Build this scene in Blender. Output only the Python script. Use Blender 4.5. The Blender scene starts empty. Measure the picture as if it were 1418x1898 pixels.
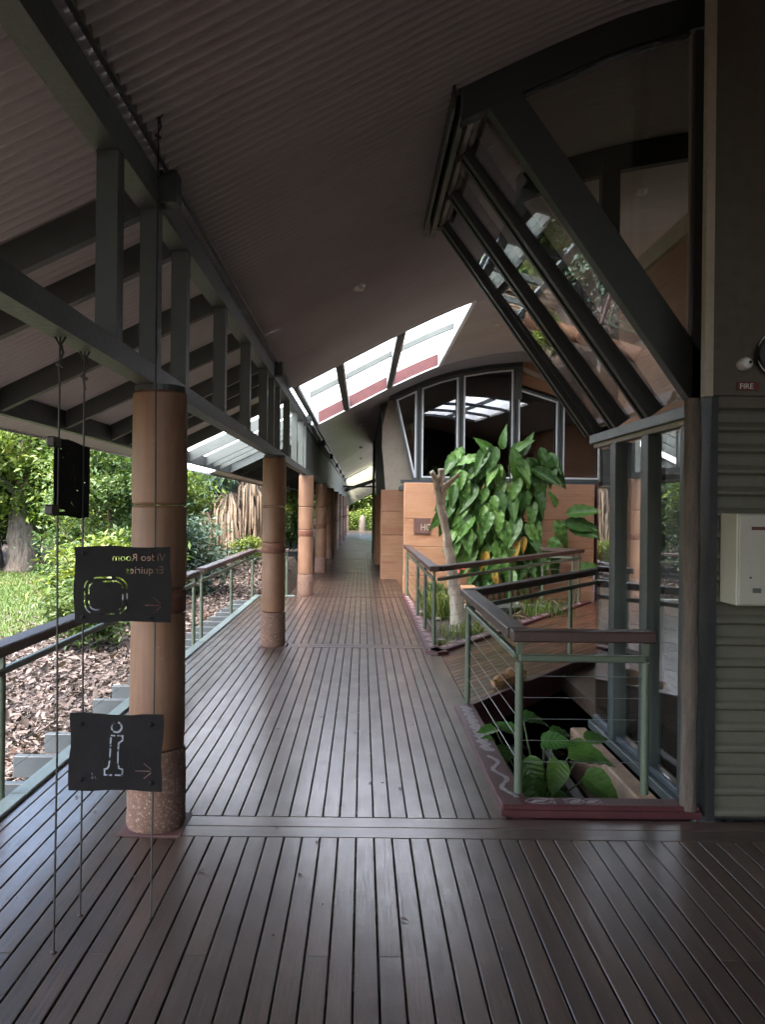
import bpy, bmesh, math, random
import numpy as np
from mathutils import Vector, Matrix, noise as mnoise

S = bpy.context.scene
COL = S.collection
R_ = math.radians

# ------------------------------------------------------------------ camera
CAMH = 1.7
cd = bpy.data.cameras.new("camera"); cam = bpy.data.objects.new("camera", cd); COL.objects.link(cam)
cd.sensor_fit = 'HORIZONTAL'; cd.sensor_width = 36.0; cd.lens = 1540 / 1418 * 36
cd.shift_x = 0.0261; cd.shift_y = -0.0056
cd.clip_start = 0.05; cd.clip_end = 900
cam.matrix_world = Matrix.Translation((0, 0, CAMH)) @ Matrix.Rotation(-0.011, 4, 'Y') @ Matrix.Rotation(R_(90), 4, 'X')
S.camera = cam

# ------------------------------------------------------------------ sky, sun, exposure
SUN_EL, SUN_AZ = 60.0, 222.0          # azimuth clockwise from +Y
w = bpy.data.worlds.new("World"); S.world = w; w.use_nodes = True
nt = w.node_tree; nt.nodes.clear()
sky = nt.nodes.new("ShaderNodeTexSky"); sky.sky_type = 'NISHITA'; sky.sun_disc = False
sky.sun_elevation = R_(SUN_EL); sky.sun_rotation = R_(SUN_AZ); sky.air_density = 1.0; sky.dust_density = 4.0; sky.ozone_density = 1.0
bg = nt.nodes.new("ShaderNodeBackground"); bg.inputs[1].default_value = 0.15
wo = nt.nodes.new("ShaderNodeOutputWorld")
nt.links.new(sky.outputs[0], bg.inputs[0]); nt.links.new(bg.outputs[0], wo.inputs[0])
sl = bpy.data.lights.new("sun", 'SUN'); sl.energy = 1.5; sl.angle = R_(14); sl.color = (1, .96, .9)
sun = bpy.data.objects.new("sun", sl); COL.objects.link(sun)
_d = Vector((math.sin(R_(SUN_AZ)) * math.cos(R_(SUN_EL)), math.cos(R_(SUN_AZ)) * math.cos(R_(SUN_EL)), math.sin(R_(SUN_EL))))
sun.rotation_euler = _d.to_track_quat('Z', 'Y').to_euler()
S.view_settings.view_transform = 'Standard'; S.view_settings.look = 'None'
S.view_settings.exposure = 3.5; S.view_settings.gamma = 1.0
S.view_settings.use_curve_mapping = False
cy = S.cycles
cy.use_denoising = True; cy.max_bounces = 10; cy.diffuse_bounces = 6; cy.glossy_bounces = 5
cy.transparent_max_bounces = 16; cy.sample_clamp_indirect = 6.0; cy.caustics_reflective = False; cy.caustics_refractive = False
try: cy.denoiser = 'OPENIMAGEDENOISE'
except Exception: pass

# ------------------------------------------------------------------ helpers
ORG = {}
def tag(o, label=None, cat=None, group=None, kind=None):
    if label: o['label'] = label
    if cat: o['category'] = cat
    if group: o['group'] = group
    if kind: o['kind'] = kind
    return o
def thing(name, loc, label=None, cat=None, group=None, kind=None):
    o = bpy.data.objects.new(name, None); o.empty_display_size = .2
    o.location = loc; COL.objects.link(o); ORG[o.name] = Vector(loc)
    return tag(o, label, cat, group, kind)
def link(name, me, parent=None, loc=(0, 0, 0), mw=None):
    o = bpy.data.objects.new(name, me); COL.objects.link(o)
    if parent is not None:
        o.parent = parent; ORG[o.name] = ORG[parent.name]
        if mw is not None: o.matrix_local = Matrix.Translation(-ORG[parent.name]) @ mw
        else: o.location = Vector(loc)
        if mw is not None: ORG[o.name] = mw.translation.copy()
    else:
        ORG[o.name] = Vector(loc)
        if mw is not None: o.matrix_world = mw
        else: o.location = loc
    return o
def place(name, me, parent, pos):
    """linked copy of a mesh modelled round its own origin, at a world position"""
    o = bpy.data.objects.new(name, me); COL.objects.link(o)
    if parent is not None:
        o.parent = parent; o.location = Vector(pos) - ORG[parent.name]
    else: o.location = pos
    ORG[o.name] = Vector(pos)
    return o
def dup(root, delta, label=None):
    r = root.copy(); COL.objects.link(r); r.location = root.location + Vector(delta); ORG[r.name] = r.location.copy()
    if label: r['label'] = label
    for ch in list(root.children):
        c = ch.copy(); COL.objects.link(c); c.parent = r
        for g in list(ch.children):
            d = g.copy(); COL.objects.link(d); d.parent = c
    return r

class MB:
    def __init__(s): s.v = []; s.f = []
    def add(s, vs, fs):
        b = len(s.v); s.v += [tuple(v) for v in vs]; s.f += [tuple(i + b for i in f) for f in fs]; return s
    def box(s, x0, x1, y0, y1, z0, z1):
        return s.add([(x0,y0,z0),(x1,y0,z0),(x1,y1,z0),(x0,y1,z0),(x0,y0,z1),(x1,y0,z1),(x1,y1,z1),(x0,y1,z1)],
                     [(3,2,1,0),(4,5,6,7),(0,1,5,4),(1,2,6,5),(2,3,7,6),(3,0,4,7)])
    def bar(s, p, q, w, h, up=(0, 0, 1)):
        p = Vector(p); q = Vector(q); d = (q - p).normalized(); u = Vector(up)
        if abs(d.dot(u.normalized())) > .98: u = Vector((0, 1, 0))
        sd = d.cross(u).normalized(); u = sd.cross(d).normalized()
        a = sd * w / 2; b = u * h / 2
        return s.add([p-a-b, p+a-b, p+a+b, p-a+b, q-a-b, q+a-b, q+a+b, q-a+b],
                     [(0,1,2,3)[::-1],(4,5,6,7),(0,1,5,4),(1,2,6,5),(2,3,7,6),(3,0,4,7)])
    def tube(s, pts, r, n=8, cap=True):
        pts = [Vector(p) for p in pts]; rs = r if isinstance(r, (list, tuple)) else [r] * len(pts)
        base = len(s.v); u0 = None
        for i, p in enumerate(pts):
            d = (pts[min(i+1, len(pts)-1)] - pts[max(i-1, 0)]).normalized()
            if u0 is None: u0 = Vector((1, 0, 0)) if abs(d.x) < .9 else Vector((0, 1, 0))
            sd = d.cross(u0).normalized(); u = sd.cross(d).normalized(); u0 = u
            for k in range(n):
                a = 2 * math.pi * k / n; s.v.append(tuple(p + (u * math.cos(a) + sd * math.sin(a)) * rs[i]))
        for i in range(len(pts) - 1):
            for k in range(n):
                a = base + i*n + k; b = base + i*n + (k+1) % n
                s.f.append((a, a + n, b + n, b))
        if cap:
            s.f.append(tuple(base + k for k in range(n))); e = base + (len(pts)-1)*n
            s.f.append(tuple(e + k for k in range(n))[::-1])
        return s
    def prism(s, poly, vec):
        n = len(poly); vec = Vector(vec); P = [Vector(p) for p in poly]
        return s.add(P + [p + vec for p in P], [tuple(range(n)), tuple(range(n, 2*n))[::-1]] + [((i+1) % n, i, i+n, (i+1) % n + n) for i in range(n)])
    def lathe(s, prof, c, n=32, jit=0):
        base = len(s.v)
        for (r, z) in prof:
            for k in range(n):
                a = 2*math.pi*k/n; s.v.append((c[0]+r*math.cos(a), c[1]+r*math.sin(a), c[2]+z))
        for i in range(len(prof)-1):
            for k in range(n):
                a = base+i*n+k; b = base+i*n+(k+1) % n; s.f.append((a, b, b+n, a+n))
        s.f.append(tuple(base+k for k in range(n))[::-1]); e = base+(len(prof)-1)*n
        s.f.append(tuple(e+k for k in range(n)))
        return s
    def mesh(s, name, mat, off=(0, 0, 0), bevel=0, smooth=False):
        me = bpy.data.meshes.new(name); o = Vector(off)
        me.from_pydata([tuple(Vector(v) - o) for v in s.v], [], s.f)
        bm = bmesh.new(); bm.from_mesh(me); bmesh.ops.recalc_face_normals(bm, faces=bm.faces)
        if bevel:
            ed = [e for e in bm.edges if len(e.link_faces) == 2 and e.calc_face_angle(0) > .6]
            bmesh.ops.bevel(bm, geom=ed, offset=bevel, segments=1, affect='EDGES')
        bm.to_mesh(me); bm.free()
        me.materials.append(mat)
        if smooth:
            me.polygons.foreach_set("use_smooth", [True]*len(me.polygons))
            try: me.set_sharp_from_angle(angle=R_(40))
            except Exception: pass
        return me
    def build(s, name, mat, parent=None, bevel=0, smooth=False, kind=None):
        off = ORG[parent.name] if parent is not None else Vector((0, 0, 0))
        o = link(name, s.mesh(name, mat, off, bevel, smooth), parent)
        if kind: o['kind'] = kind
        return o

def npmesh(name, V, Fq, mat, smooth=False):
    me = bpy.data.meshes.new(name); V = np.asarray(V, np.float32); Fq = np.asarray(Fq, np.int32)
    k = Fq.shape[1]
    me.vertices.add(len(V)); me.vertices.foreach_set("co", V.ravel())
    me.loops.add(Fq.size); me.loops.foreach_set("vertex_index", Fq.ravel())
    me.polygons.add(len(Fq)); me.polygons.foreach_set("loop_start", np.arange(0, Fq.size, k, dtype=np.int32))
    if smooth: me.polygons.foreach_set("use_smooth", np.ones(len(Fq), bool))
    me.materials.append(mat); me.update(calc_edges=True)
    return me

# ------------------------------------------------------------------ materials
class NT:
    def __init__(s, name):
        s.m = bpy.data.materials.new(name); s.m.use_nodes = True; s.t = s.m.node_tree; s.t.nodes.clear()
        s.out = s.n("ShaderNodeOutputMaterial")
    def n(s, typ, **kw):
        x = s.t.nodes.new(typ)
        for k, v in kw.items():
            if k.startswith('i_'):
                key = k[2:]; key = int(key) if key.isdigit() else key.replace('_', ' ')
                x.inputs[key].default_value = v
            else: setattr(x, k, v)
        return x
    def l(s, a, b): s.t.links.new(a, b)
    def pos(s, scale=(1, 1, 1), obj=False):
        src = s.n("ShaderNodeTexCoord").outputs["Object"] if obj else s.n("ShaderNodeNewGeometry").outputs["Position"]
        mp = s.n("ShaderNodeMapping"); mp.inputs["Scale"].default_value = scale
        s.l(src, mp.inputs[0]); return mp.outputs[0]
    def noise(s, co, sc, det=4, ro=.6):
        x = s.n("ShaderNodeTexNoise"); x.inputs["Scale"].default_value = sc; x.inputs["Detail"].default_value = det; x.inputs["Roughness"].default_value = ro
        s.l(co, x.inputs["Vector"]); return x.outputs["Fac"]
    def ramp(s, fac, stops):
        x = s.n("ShaderNodeValToRGB"); e = x.color_ramp.elements
        while len(e) < len(stops): e.new(.5)
        for i, (p, c) in enumerate(stops):
            e[i].position = p; e[i].color = (*c, 1) if len(c) == 3 else c
        s.l(fac, x.inputs[0]); return x.outputs[0]
    def val(s, fac, a, b, c, d):
        x = s.n("ShaderNodeMapRange"); s.l(fac, x.inputs[0])
        for i, v in enumerate((a, b, c, d)): x.inputs[i+1].default_value = v
        return x.outputs[0]
    def mix(s, fac, a, b, mode='MIX'):
        x = s.n("ShaderNodeMix"); x.data_type = 'RGBA'; x.blend_type = mode
        for v, k in ((fac, 0), (a, 6), (b, 7)):
            if hasattr(v, 'is_linked'): s.l(v, x.inputs[k])
            elif k == 0: x.inputs[0].default_value = v
            else: x.inputs[k].default_value = (*v, 1)
        return x.outputs[2]
    def math(s, op, a, b=None):
        x = s.n("ShaderNodeMath"); x.operation = op
        for i, v in enumerate((a, b)):
            if v is None: continue
            if hasattr(v, 'is_linked'): s.l(v, x.inputs[i])
            else: x.inputs[i].default_value = v
        return x.outputs[0]
    def bump(s, h, strength, dist=.01):
        x = s.n("ShaderNodeBump"); x.inputs["Strength"].default_value = strength; x.inputs["Distance"].default_value = dist
        s.l(h, x.inputs["Height"]); return x.outputs[0]
    def bsdf(s, col, rough=.6, metal=0, spec=.5, normal=None, trans=None):
        b = s.n("ShaderNodeBsdfPrincipled")
        for v, k in ((col, "Base Color"), (rough, "Roughness"), (metal, "Metallic"), (spec, "Specular IOR Level")):
            if hasattr(v, 'is_linked'): s.l(v, b.inputs[k])
            elif k == "Base Color": b.inputs[k].default_value = (*v, 1)
            else: b.inputs[k].default_value = v
        if normal is not None: s.l(normal, b.inputs["Normal"])
        s.l(b.outputs[0], s.out.inputs[0]); s.b = b
        return b
def sc(c, k): return tuple(min(1, x*k) for x in c)
def paint(name, col, rough=.5, var=.12, scale=3, dirt=0.0, dcol=(.12, .09, .07), bump=.0, bscale=60, metal=0, spec=.5, grad=(1, 1, 1)):
    t = NT(name); co = t.pos(grad)
    a = t.noise(co, scale, 5); c = t.mix(t.val(a, .3, .7, 0, 1), sc(col, 1-var), sc(col, 1+var))
    f = t.noise(co, scale*11, 4)
    if dirt: c = t.mix(t.math('MULTIPLY', t.val(f, .52, .72, 0, 1), dirt), c, dcol)
    nrm = t.bump(t.noise(co, bscale, 4), bump, .01) if bump else None
    t.bsdf(c, t.val(f, .3, .7, rough*.85, min(1, rough*1.15)), metal, spec, nrm); return t.m

M = {}
# deck timber
def deck_mat(name, ax, tint=(1, 1, 1)):
    t = NT(name); st = (1, .055, 1) if ax == 'y' else (.055, 1, 1)
    oi = t.n("ShaderNodeObjectInfo"); rnd = oi.outputs["Random"]
    g = t.n("ShaderNodeNewGeometry").outputs["Position"]
    off = t.n("ShaderNodeVectorMath", operation='ADD'); t.l(g, off.inputs[0])
    cmb = t.n("ShaderNodeCombineXYZ"); m7 = t.math('MULTIPLY', rnd, 37.0); t.l(m7, cmb.inputs[0]); t.l(m7, cmb.inputs[1]); t.l(cmb.outputs[0], off.inputs[1])
    mp = t.n("ShaderNodeMapping"); mp.inputs["Scale"].default_value = st; t.l(off.outputs[0], mp.inputs[0])
    grain = t.noise(mp.outputs[0], 90, 6, .65); broad = t.noise(off.outputs[0], 2.2, 4); fine = t.noise(off.outputs[0], 34, 5)
    spots = t.noise(g, 46, 2, .4)
    c = t.mix(t.val(grain, .33, .68, 0, 1), (.028, .016, .0105), (.096, .054, .035))
    c = t.mix(t.val(broad, .35, .65, 0, .55), c, (.048, .036, .028))
    c = t.mix(t.val(rnd, 0, 1, .0, .8), c, (.040, .026, .020)); c = t.mix(t.val(t.math('FRACT', t.math('MULTIPLY', rnd, 7.3)), .6, 1, 0, .45), c, (.11, .072, .052))
    c = t.mix(t.val(spots, .70, .80, 0, .5), c, (.012, .010, .010))
    wear = t.noise(mp.outputs[0], 22, 6, .7)
    c = t.mix(t.val(wear, .52, .85, 0, .3), c, (.16, .13, .115))
    if tint != (1, 1, 1): c = t.mix(1.0, c, tint, 'MULTIPLY')
    h = t.math('ADD', grain, t.math('MULTIPLY', fine, .5))
    rough = t.math('ADD', t.val(broad, .3, .7, .34, .5), t.val(grain, .3, .7, -.05, .10))
    bs = t.bsdf(c, rough, 0, .25, t.bump(h, .32, .004)); t.l(t.val(grain, .3, .7, .9, .35), bs.inputs['Coat Weight']); t.l(t.bump(h, .12, .003), bs.inputs['Coat Normal']); bs.inputs['Coat Roughness'].default_value = .24; return t.m
M['deck'] = deck_mat("decking_timber", 'y'); M['deckx'] = deck_mat("decking_timber_cross", 'x'); M['deckb'] = deck_mat("bridge_timber", 'x')
for l_ in [n for n in M['deckb'].node_tree.nodes if n.type == 'MIX']:
    for k_ in (6, 7):
        c_ = l_.inputs[k_].default_value; l_.inputs[k_].default_value = (min(1, c_[0]*2.1), c_[1]*1.25, c_[2]*.95, 1)
M['rail'] = paint("handrail_timber", (.045, .024, .018), .5, .35, 5, .3, (.12, .08, .06), .15, 90, grad=(1, 1, 1))
M['steel'] = paint("grey_green_steel", (.074, .085, .076), .5, .12, 3, .25, (.08, .075, .06))
M['wsteel'] = paint("window_green_grey_paint", (.052, .066, .060), .5, .12, 3, .2)
M['dsteel'] = paint("charcoal_steel", (.034, .039, .036), .5, .15, 3, .25, (.03, .03, .028))
M['green'] = paint("pale_green_tube_paint", (.088, .112, .074), .42, .1, 6, .25, (.10, .09, .06))
M['edge'] = paint("pale_green_edge_paint", (.115, .15, .135), .5, .12, 4, .35, (.16, .16, .13))
M['joist'] = paint("blue_grey_joist_paint", (.05, .062, .068), .55, .12, 4, .3)
M['white'] = paint("white_bead_paint", (.72, .74, .74), .5, .05, 4, .1)
M['beige'] = paint("beige_wall_paint", (.40, .35, .27), .75, .1, 1.2, .2, (.22, .18, .13), .1, 40)
M['ltbeige'] = paint("pale_cream_panel", (.34, .34, .26), .7, .1, 1, .15)
M['redk'] = paint("oxide_red_paint", (.058, .014, .015), .5, .2, 6, .4, (.06, .02, .02))
M['red'] = paint("skylight_upstand_red", (.07, .015, .014), .6, .25, 7, .35, (.12, .03, .03))
M['chalk'] = paint("motif_white_paint", (.27, .235, .23), .7, .3, 34, .8, (.10, .035, .035))
M['motif'] = paint("motif_grey_pink_paint", (.34, .24, .24), .7, .3, 22, .6, (.18, .06, .06))
M['darkwall'] = paint("dark_olive_cladding", (.092, .088, .064), .6, .1, 2, .3, (.08, .06, .045))
M['panelwall'] = paint("dark_brown_panel", (.085, .072, .056), .75, .12, 1.5, .2, (.06, .05, .04), .08, 50)
M['trim'] = paint("tan_trim_board", (.36, .31, .24), .6, .1, 3, .2)
M['cab'] = paint("off_white_cabinet_enamel", (.36, .35, .29), .4, .04, 3, .08)
M['black'] = paint("matt_black", (.012, .012, .012), .6, .2, 5)
M['sign'] = paint("black_sign_plate", (.011, .010, .0095), .8, .3, 8, .4, (.035, .03, .026), .1, 70, spec=.2)
M['wire'] = paint("dark_wire", (.03, .027, .024), .45, .2, 9)
M['cable'] = paint("steel_cable", (.22, .23, .22), .35, .1, 9, metal=.6)
M['plaque'] = paint("brown_plaque", (.10, .048, .042), .6, .2, 8)
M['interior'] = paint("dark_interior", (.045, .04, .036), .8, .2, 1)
M['floor_in'] = paint("interior_floor", (.10, .07, .05), .4, .2, 2)
M['ledge'] = paint("sandstone_ledge", (.40, .27, .17), .7, .2, 6, .3, (.22, .13, .08), .3, 40)
M['stone'] = paint("grey_stone", (.24, .22, .20), .85, .3, 5, .4, (.1, .09, .08), .6, 20)
M['soil'] = paint("dark_wet_soil", (.045, .034, .024), .9, .4, 9, .5, (.10, .075, .05), .8, 30)
M['pot'] = paint("dark_glazed_pot", (.05, .05, .048), .4, .2, 8)
M['plastic'] = paint("white_plastic", (.62, .61, .57), .4, .04, 8)
M['string'] = paint("pale_cord", (.42, .40, .34), .7, .1, 20)
M['flower'] = paint("red_flower_petals", (.55, .02, .03), .5, .2, 30)
M['motlog'] = paint("ochre_carved_timber", (.28, .15, .065), .7, .35, 14, .5, (.10, .055, .03), .5, 50)
M['roughpost'] = paint("rough_grey_brown_timber", (.10, .078, .062), .85, .35, 8, .5, (.05, .035, .028), .7, 40, grad=(3, 3, .5))

t = NT("corrugated_ceiling_paint"); co = t.pos()
a = t.noise(co, .7, 5); b = t.noise(t.pos((1, 4, 1)), 5, 5); d = t.noise(co, 55, 3)
c = t.mix(t.val(a, .3, .7, 0, 1), (.55, .55, .55), (.635, .635, .635)); c = t.mix(t.val(b, .55, .75, 0, .35), c, (.44, .415, .415))
c = t.mix(t.val(d, .68, .75, 0, .4), c, (.10, .08, .07))
sy = t.n("ShaderNodeSeparateXYZ"); t.l(t.n("ShaderNodeNewGeometry").outputs["Position"], sy.inputs[0]); wn = t.n("ShaderNodeTexWhiteNoise", noise_dimensions='1D'); t.l(t.math('FLOOR', t.math('DIVIDE', sy.outputs[1], .783)), wn.inputs['W'])
c = t.mix(t.val(wn.outputs[0], 0, 1, 0, .22), c, (.42, .395, .40))
t.bsdf(c, .27, 0, .6); M['ceil'] = t.m
t = NT("roof_zinc"); a = t.noise(t.pos(), 2, 4)
t.bsdf(t.mix(a, (.30, .31, .32), (.42, .43, .44)), .5, .3); M['zinc'] = t.m
# translucent roof sheet
t = NT("translucent_roof_sheet"); co = t.pos(); n_ = t.noise(t.pos((1, 6, 1)), 1.5, 4)
c = t.mix(t.val(n_, .45, .75, 0, .35), (.80, .82, .84), (.60, .60, .58))
tl = t.n("ShaderNodeBsdfTranslucent"); t.l(c, tl.inputs[0]); tp = t.n("ShaderNodeBsdfTransparent", i_0=(.9, .93, .96, 1))
mx = t.n("ShaderNodeMixShader", i_0=.35); t.l(tl.outputs[0], mx.inputs[1]); t.l(tp.outputs[0], mx.inputs[2]); t.l(mx.outputs[0], t.out.inputs[0]); M['skylight'] = t.m
# glass
def glass(name, tint, boost):
    t = NT(name); lw = t.n("ShaderNodeLayerWeight"); lw.inputs[0].default_value = .5
    p5 = t.math('POWER', lw.outputs["Facing"], 4.0); f = t.math('ADD', t.math('MULTIPLY', p5, .9), boost); f = t.math('MINIMUM', f, .95)
    gl = t.n("ShaderNodeBsdfGlossy"); gl.inputs["Roughness"].default_value = .0; gl.inputs[0].default_value = (.95, .97, .97, 1)
    tp = t.n("ShaderNodeBsdfTransparent", i_0=(*tint, 1)); mx = t.n("ShaderNodeMixShader"); t.l(f, mx.inputs[0]); t.l(tp.outputs[0], mx.inputs[1]); t.l(gl.outputs[0], mx.inputs[2])
    t.l(mx.outputs[0], t.out.inputs[0]); return t.m
M['glass'] = glass("clear_window_glass", (.94, .95, .945), .085)
M['dglass'] = glass("dark_tinted_glass", (.35, .36, .38), .125)
# terracotta
t = NT("terracotta_column"); co = t.pos(); a = t.noise(co, 3, 5); b = t.noise(t.pos((9, 9, .7)), 3, 5); d = t.noise(co, 70, 3)
oi = t.n("ShaderNodeObjectInfo").outputs["Random"]
c = t.mix(t.val(a, .3, .7, 0, 1), (.165, .084, .043), (.245, .134, .074)); c = t.mix(t.val(b, .45, .72, 0, .75), c, (.12, .068, .045)); c = t.mix(t.val(oi, 0, 1, 0, .25), c, (.33, .18, .12))
c = t.mix(t.val(d, .66, .74, 0, .3), c, (.60, .42, .30))
t.bsdf(c, .55, 0, .4, t.bump(d, .08, .004)); M['clay'] = t.m
t = NT("terracotta_red_band"); a = t.noise(t.pos((1, 1, 4)), 7, 5); t.bsdf(t.mix(t.val(a, .35, .65, 0, 1), (.13, .048, .030), (.22, .105, .062)), .6); M['band'] = t.m
t = NT("exposed_aggregate"); co = t.pos()
vo = t.n("ShaderNodeTexVoronoi", i_Scale=85.0); t.l(co, vo.inputs[0]); a = vo.outputs["Distance"]; n_ = t.noise(co, 6, 4)
c = t.ramp(t.n("ShaderNodeSeparateColor").outputs[0], [(0, (.1,)*3), (1, (.2,)*3)])
sp = t.n("ShaderNodeSeparateColor"); t.l(vo.outputs["Color"], sp.inputs[0])
c = t.ramp(sp.outputs[0], [(0, (.13, .075, .052)), (.5, (.20, .12, .085)), (.85, (.26, .175, .13)), (1, (.38, .30, .25))])
c = t.mix(t.val(a, .25, .6, 0, .75), c, (.12, .065, .045)); c = t.mix(t.val(n_, .4, .7, 0, .4), c, (.22, .12, .085))
t.bsdf(c, .8, 0, .4, t.bump(a, -.9, .012)); M['aggregate'] = t.m
# rammed earth
t = NT("rammed_earth"); co = t.pos(); lay = t.noise(t.pos((.35, .35, 6)), 5, 6); blotch = t.noise(t.pos((1, 1, 1.8)), 1.3, 5); gr = t.noise(co, 90, 4)
oi = t.n("ShaderNodeObjectInfo").outputs["Random"]
c = t.mix(t.val(lay, .3, .7, 0, 1), (.28, .148, .080), (.39, .222, .130)); c = t.mix(t.val(blotch, .42, .7, 0, .7), c, (.25, .115, .065)); c = t.mix(t.val(oi, 0, 1, 0, .4), c, (.33, .18, .105))
vn = t.noise(t.pos((.25, .25, 2.2)), 2.6, 6, .75); c = t.mix(t.val(vn, .60, .66, 0, .6), c, (.22, .07, .04)); c = t.mix(t.val(gr, .62, .72, 0, .35), c, (.20, .10, .06))
t.bsdf(c, .85, 0, .3, t.bump(t.math('ADD', lay, gr), .35, .012)); M['earth'] = t.m
# bark, trunks
def bark(name, a, b, zz=.25, k=14):
    t = NT(name); n1 = t.noise(t.pos((1, 1, zz)), k, 6, .7); n2 = t.noise(t.pos(), 3, 4)
    c = t.mix(t.val(n1, .35, .65, 0, 1), a, b); c = t.mix(t.val(n2, .45, .7, 0, .4), c, sc(a, .7)); t.bsdf(c, .9, 0, .3, t.bump(n1, .8, .03)); return t.m
M['bark'] = bark("grey_bark", (.05, .042, .034), (.16, .135, .11)); M['brownbark'] = bark("brown_bark", (.09, .055, .035), (.20, .13, .085))
t = NT("pale_dead_wood"); n1 = t.noise(t.pos((1, 1, .6)), 9, 6, .7); n2 = t.noise(t.pos((1, 1, .35)), 30, 5); h_ = t.n("ShaderNodeSeparateXYZ"); t.l(t.n("ShaderNodeNewGeometry").outputs["Position"], h_.inputs[0])
c = t.mix(t.val(n1, .35, .65, 0, 1), (.50, .385, .295), (.70, .60, .50)); c = t.mix(t.val(n2, .55, .72, 0, .45), c, (.16, .11, .075))
c = t.mix(t.math('MULTIPLY', t.val(h_.outputs[2], .7, .2, 0, 1), t.val(n1, .3, .6, .5, 1)), c, (.52, .47, .37))
t.bsdf(c, .85, 0, .3, t.bump(t.math('ADD', n1, n2), .9, .03)); M['dead'] = t.m
# leaves
def leafmat(name, cols, rough=.45, tr=.35, island=True, spec=.4):
    t = NT(name)
    g = t.n("ShaderNodeNewGeometry"); r = g.outputs["Random Per Island"] if island else t.n("ShaderNodeObjectInfo").outputs["Random"]
    n_ = t.noise(t.pos(), .55, 3); f = t.math('ADD', t.math('MULTIPLY', r, .6), t.val(n_, .3, .7, -.1, .5))
    k = len(cols); c = t.ramp(f, [(i/(k-1), cc) for i, cc in enumerate(cols)])
    b = t.bsdf(c, rough, 0, spec); tl = t.n("ShaderNodeBsdfTranslucent"); cc = t.mix(1.0, c, (1.0, 1.0, .55), 'MULTIPLY'); t.l(cc, tl.inputs[0])
    mx = t.n("ShaderNodeMixShader", i_0=tr); t.l(b.outputs[0], mx.inputs[1]); t.l(tl.outputs[0], mx.inputs[2]); t.l(mx.outputs[0], t.out.inputs[0]); return t.m
M['lf_yel'] = leafmat("yellow_green_foliage", [sc(c_, .7) for c_ in [(.065, .125, .018), (.12, .195, .028), (.19, .25, .045), (.27, .30, .07)]])
M['lf_mid'] = leafmat("mid_green_foliage", [sc(c_, .7) for c_ in [(.036, .080, .022), (.068, .125, .032), (.11, .175, .045), (.16, .21, .07)]])
M['lf_blue'] = leafmat("blue_green_foliage", [sc(c_, .7) for c_ in [(.040, .085, .055), (.07, .125, .085), (.10, .16, .115), (.14, .20, .15)]])
M['lf_dark'] = leafmat("dark_green_foliage", [(.018, .042, .012), (.035, .075, .02), (.06, .11, .03)])
M['grass'] = leafmat("lawn_grass_blades", [sc(c_, .58) for c_ in [(.07, .13, .025), (.11, .18, .035), (.16, .21, .06), (.24, .23, .10)]], .5, .4)
M['tuft'] = leafmat("garden_grass_blades", [(.06, .11, .02), (.12, .19, .04), (.24, .26, .08), (.34, .31, .14)], .5, .4)
M['litter'] = leafmat("dry_leaf_litter", [sc(c_, .7) for c_ in [(.030, .021, .019), (.075, .055, .050), (.125, .098, .090), (.20, .16, .145), (.12, .055, .032)]], .8, .1)
M['straw'] = leafmat("dead_pandanus_leaves", [(.12, .085, .055), (.24, .175, .12), (.34, .26, .18)], .7, .2)
def bigleaf(name, c0, c1, c2, vk, rough=.38):
    t = NT(name); tc = t.n("ShaderNodeTexCoord").outputs["Object"]; sx = t.n("ShaderNodeSeparateXYZ"); t.l(tc, sx.inputs[0])
    ax = t.math('ABSOLUTE', sx.outputs[0]); ph = t.math('SUBTRACT', t.math('MULTIPLY', sx.outputs[1], vk), t.math('MULTIPLY', ax, vk*.75))
    sn = t.math('ABSOLUTE', t.math('SINE', ph)); vein = t.val(sn, 0, .16, 1, 0); mid = t.val(ax, 0, .007, 1, 0); vv = t.math('MAXIMUM', t.math('MULTIPLY', vein, .45), mid)
    r = t.n("ShaderNodeObjectInfo").outputs["Random"]; c = t.ramp(r, [(0, c0), (.5, c1), (1, c2)]); c = t.mix(t.math('MULTIPLY', vv, .7), c, sc(c2, 2.0))
    n_ = t.noise(t.pos(), 14, 4); c = t.mix(t.val(n_, .5, .75, 0, .35), c, sc(c0, .6))
    b = t.bsdf(c, rough, 0, .36, t.bump(sn, .5, .006)); tl = t.n("ShaderNodeBsdfTranslucent"); t.l(t.mix(1.0, c, (1, 1, .45), 'MULTIPLY'), tl.inputs[0])
    mx = t.n("ShaderNodeMixShader", i_0=.22); t.l(b.outputs[0], mx.inputs[1]); t.l(tl.outputs[0], mx.inputs[2]); t.l(mx.outputs[0], t.out.inputs[0]); return t.m
M['aroid'] = bigleaf("climber_leaf", (.024, .068, .014), (.050, .120, .024), (.10, .20, .042), 44)
M['aroidy'] = bigleaf("yellowed_climber_leaf", (.20, .105, .010), (.26, .15, .016), (.22, .15, .022), 44)
M['taro'] = bigleaf("taro_leaf", (.035, .095, .022), (.072, .16, .034), (.13, .235, .05), 25, .34)
M['stem'] = paint("green_stem", (.075, .10, .035), .5, .2, 20)
M['lily'] = leafmat("lily_pad", [(.10, .12, .06), (.20, .22, .14)], .3, .1, False)
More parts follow.
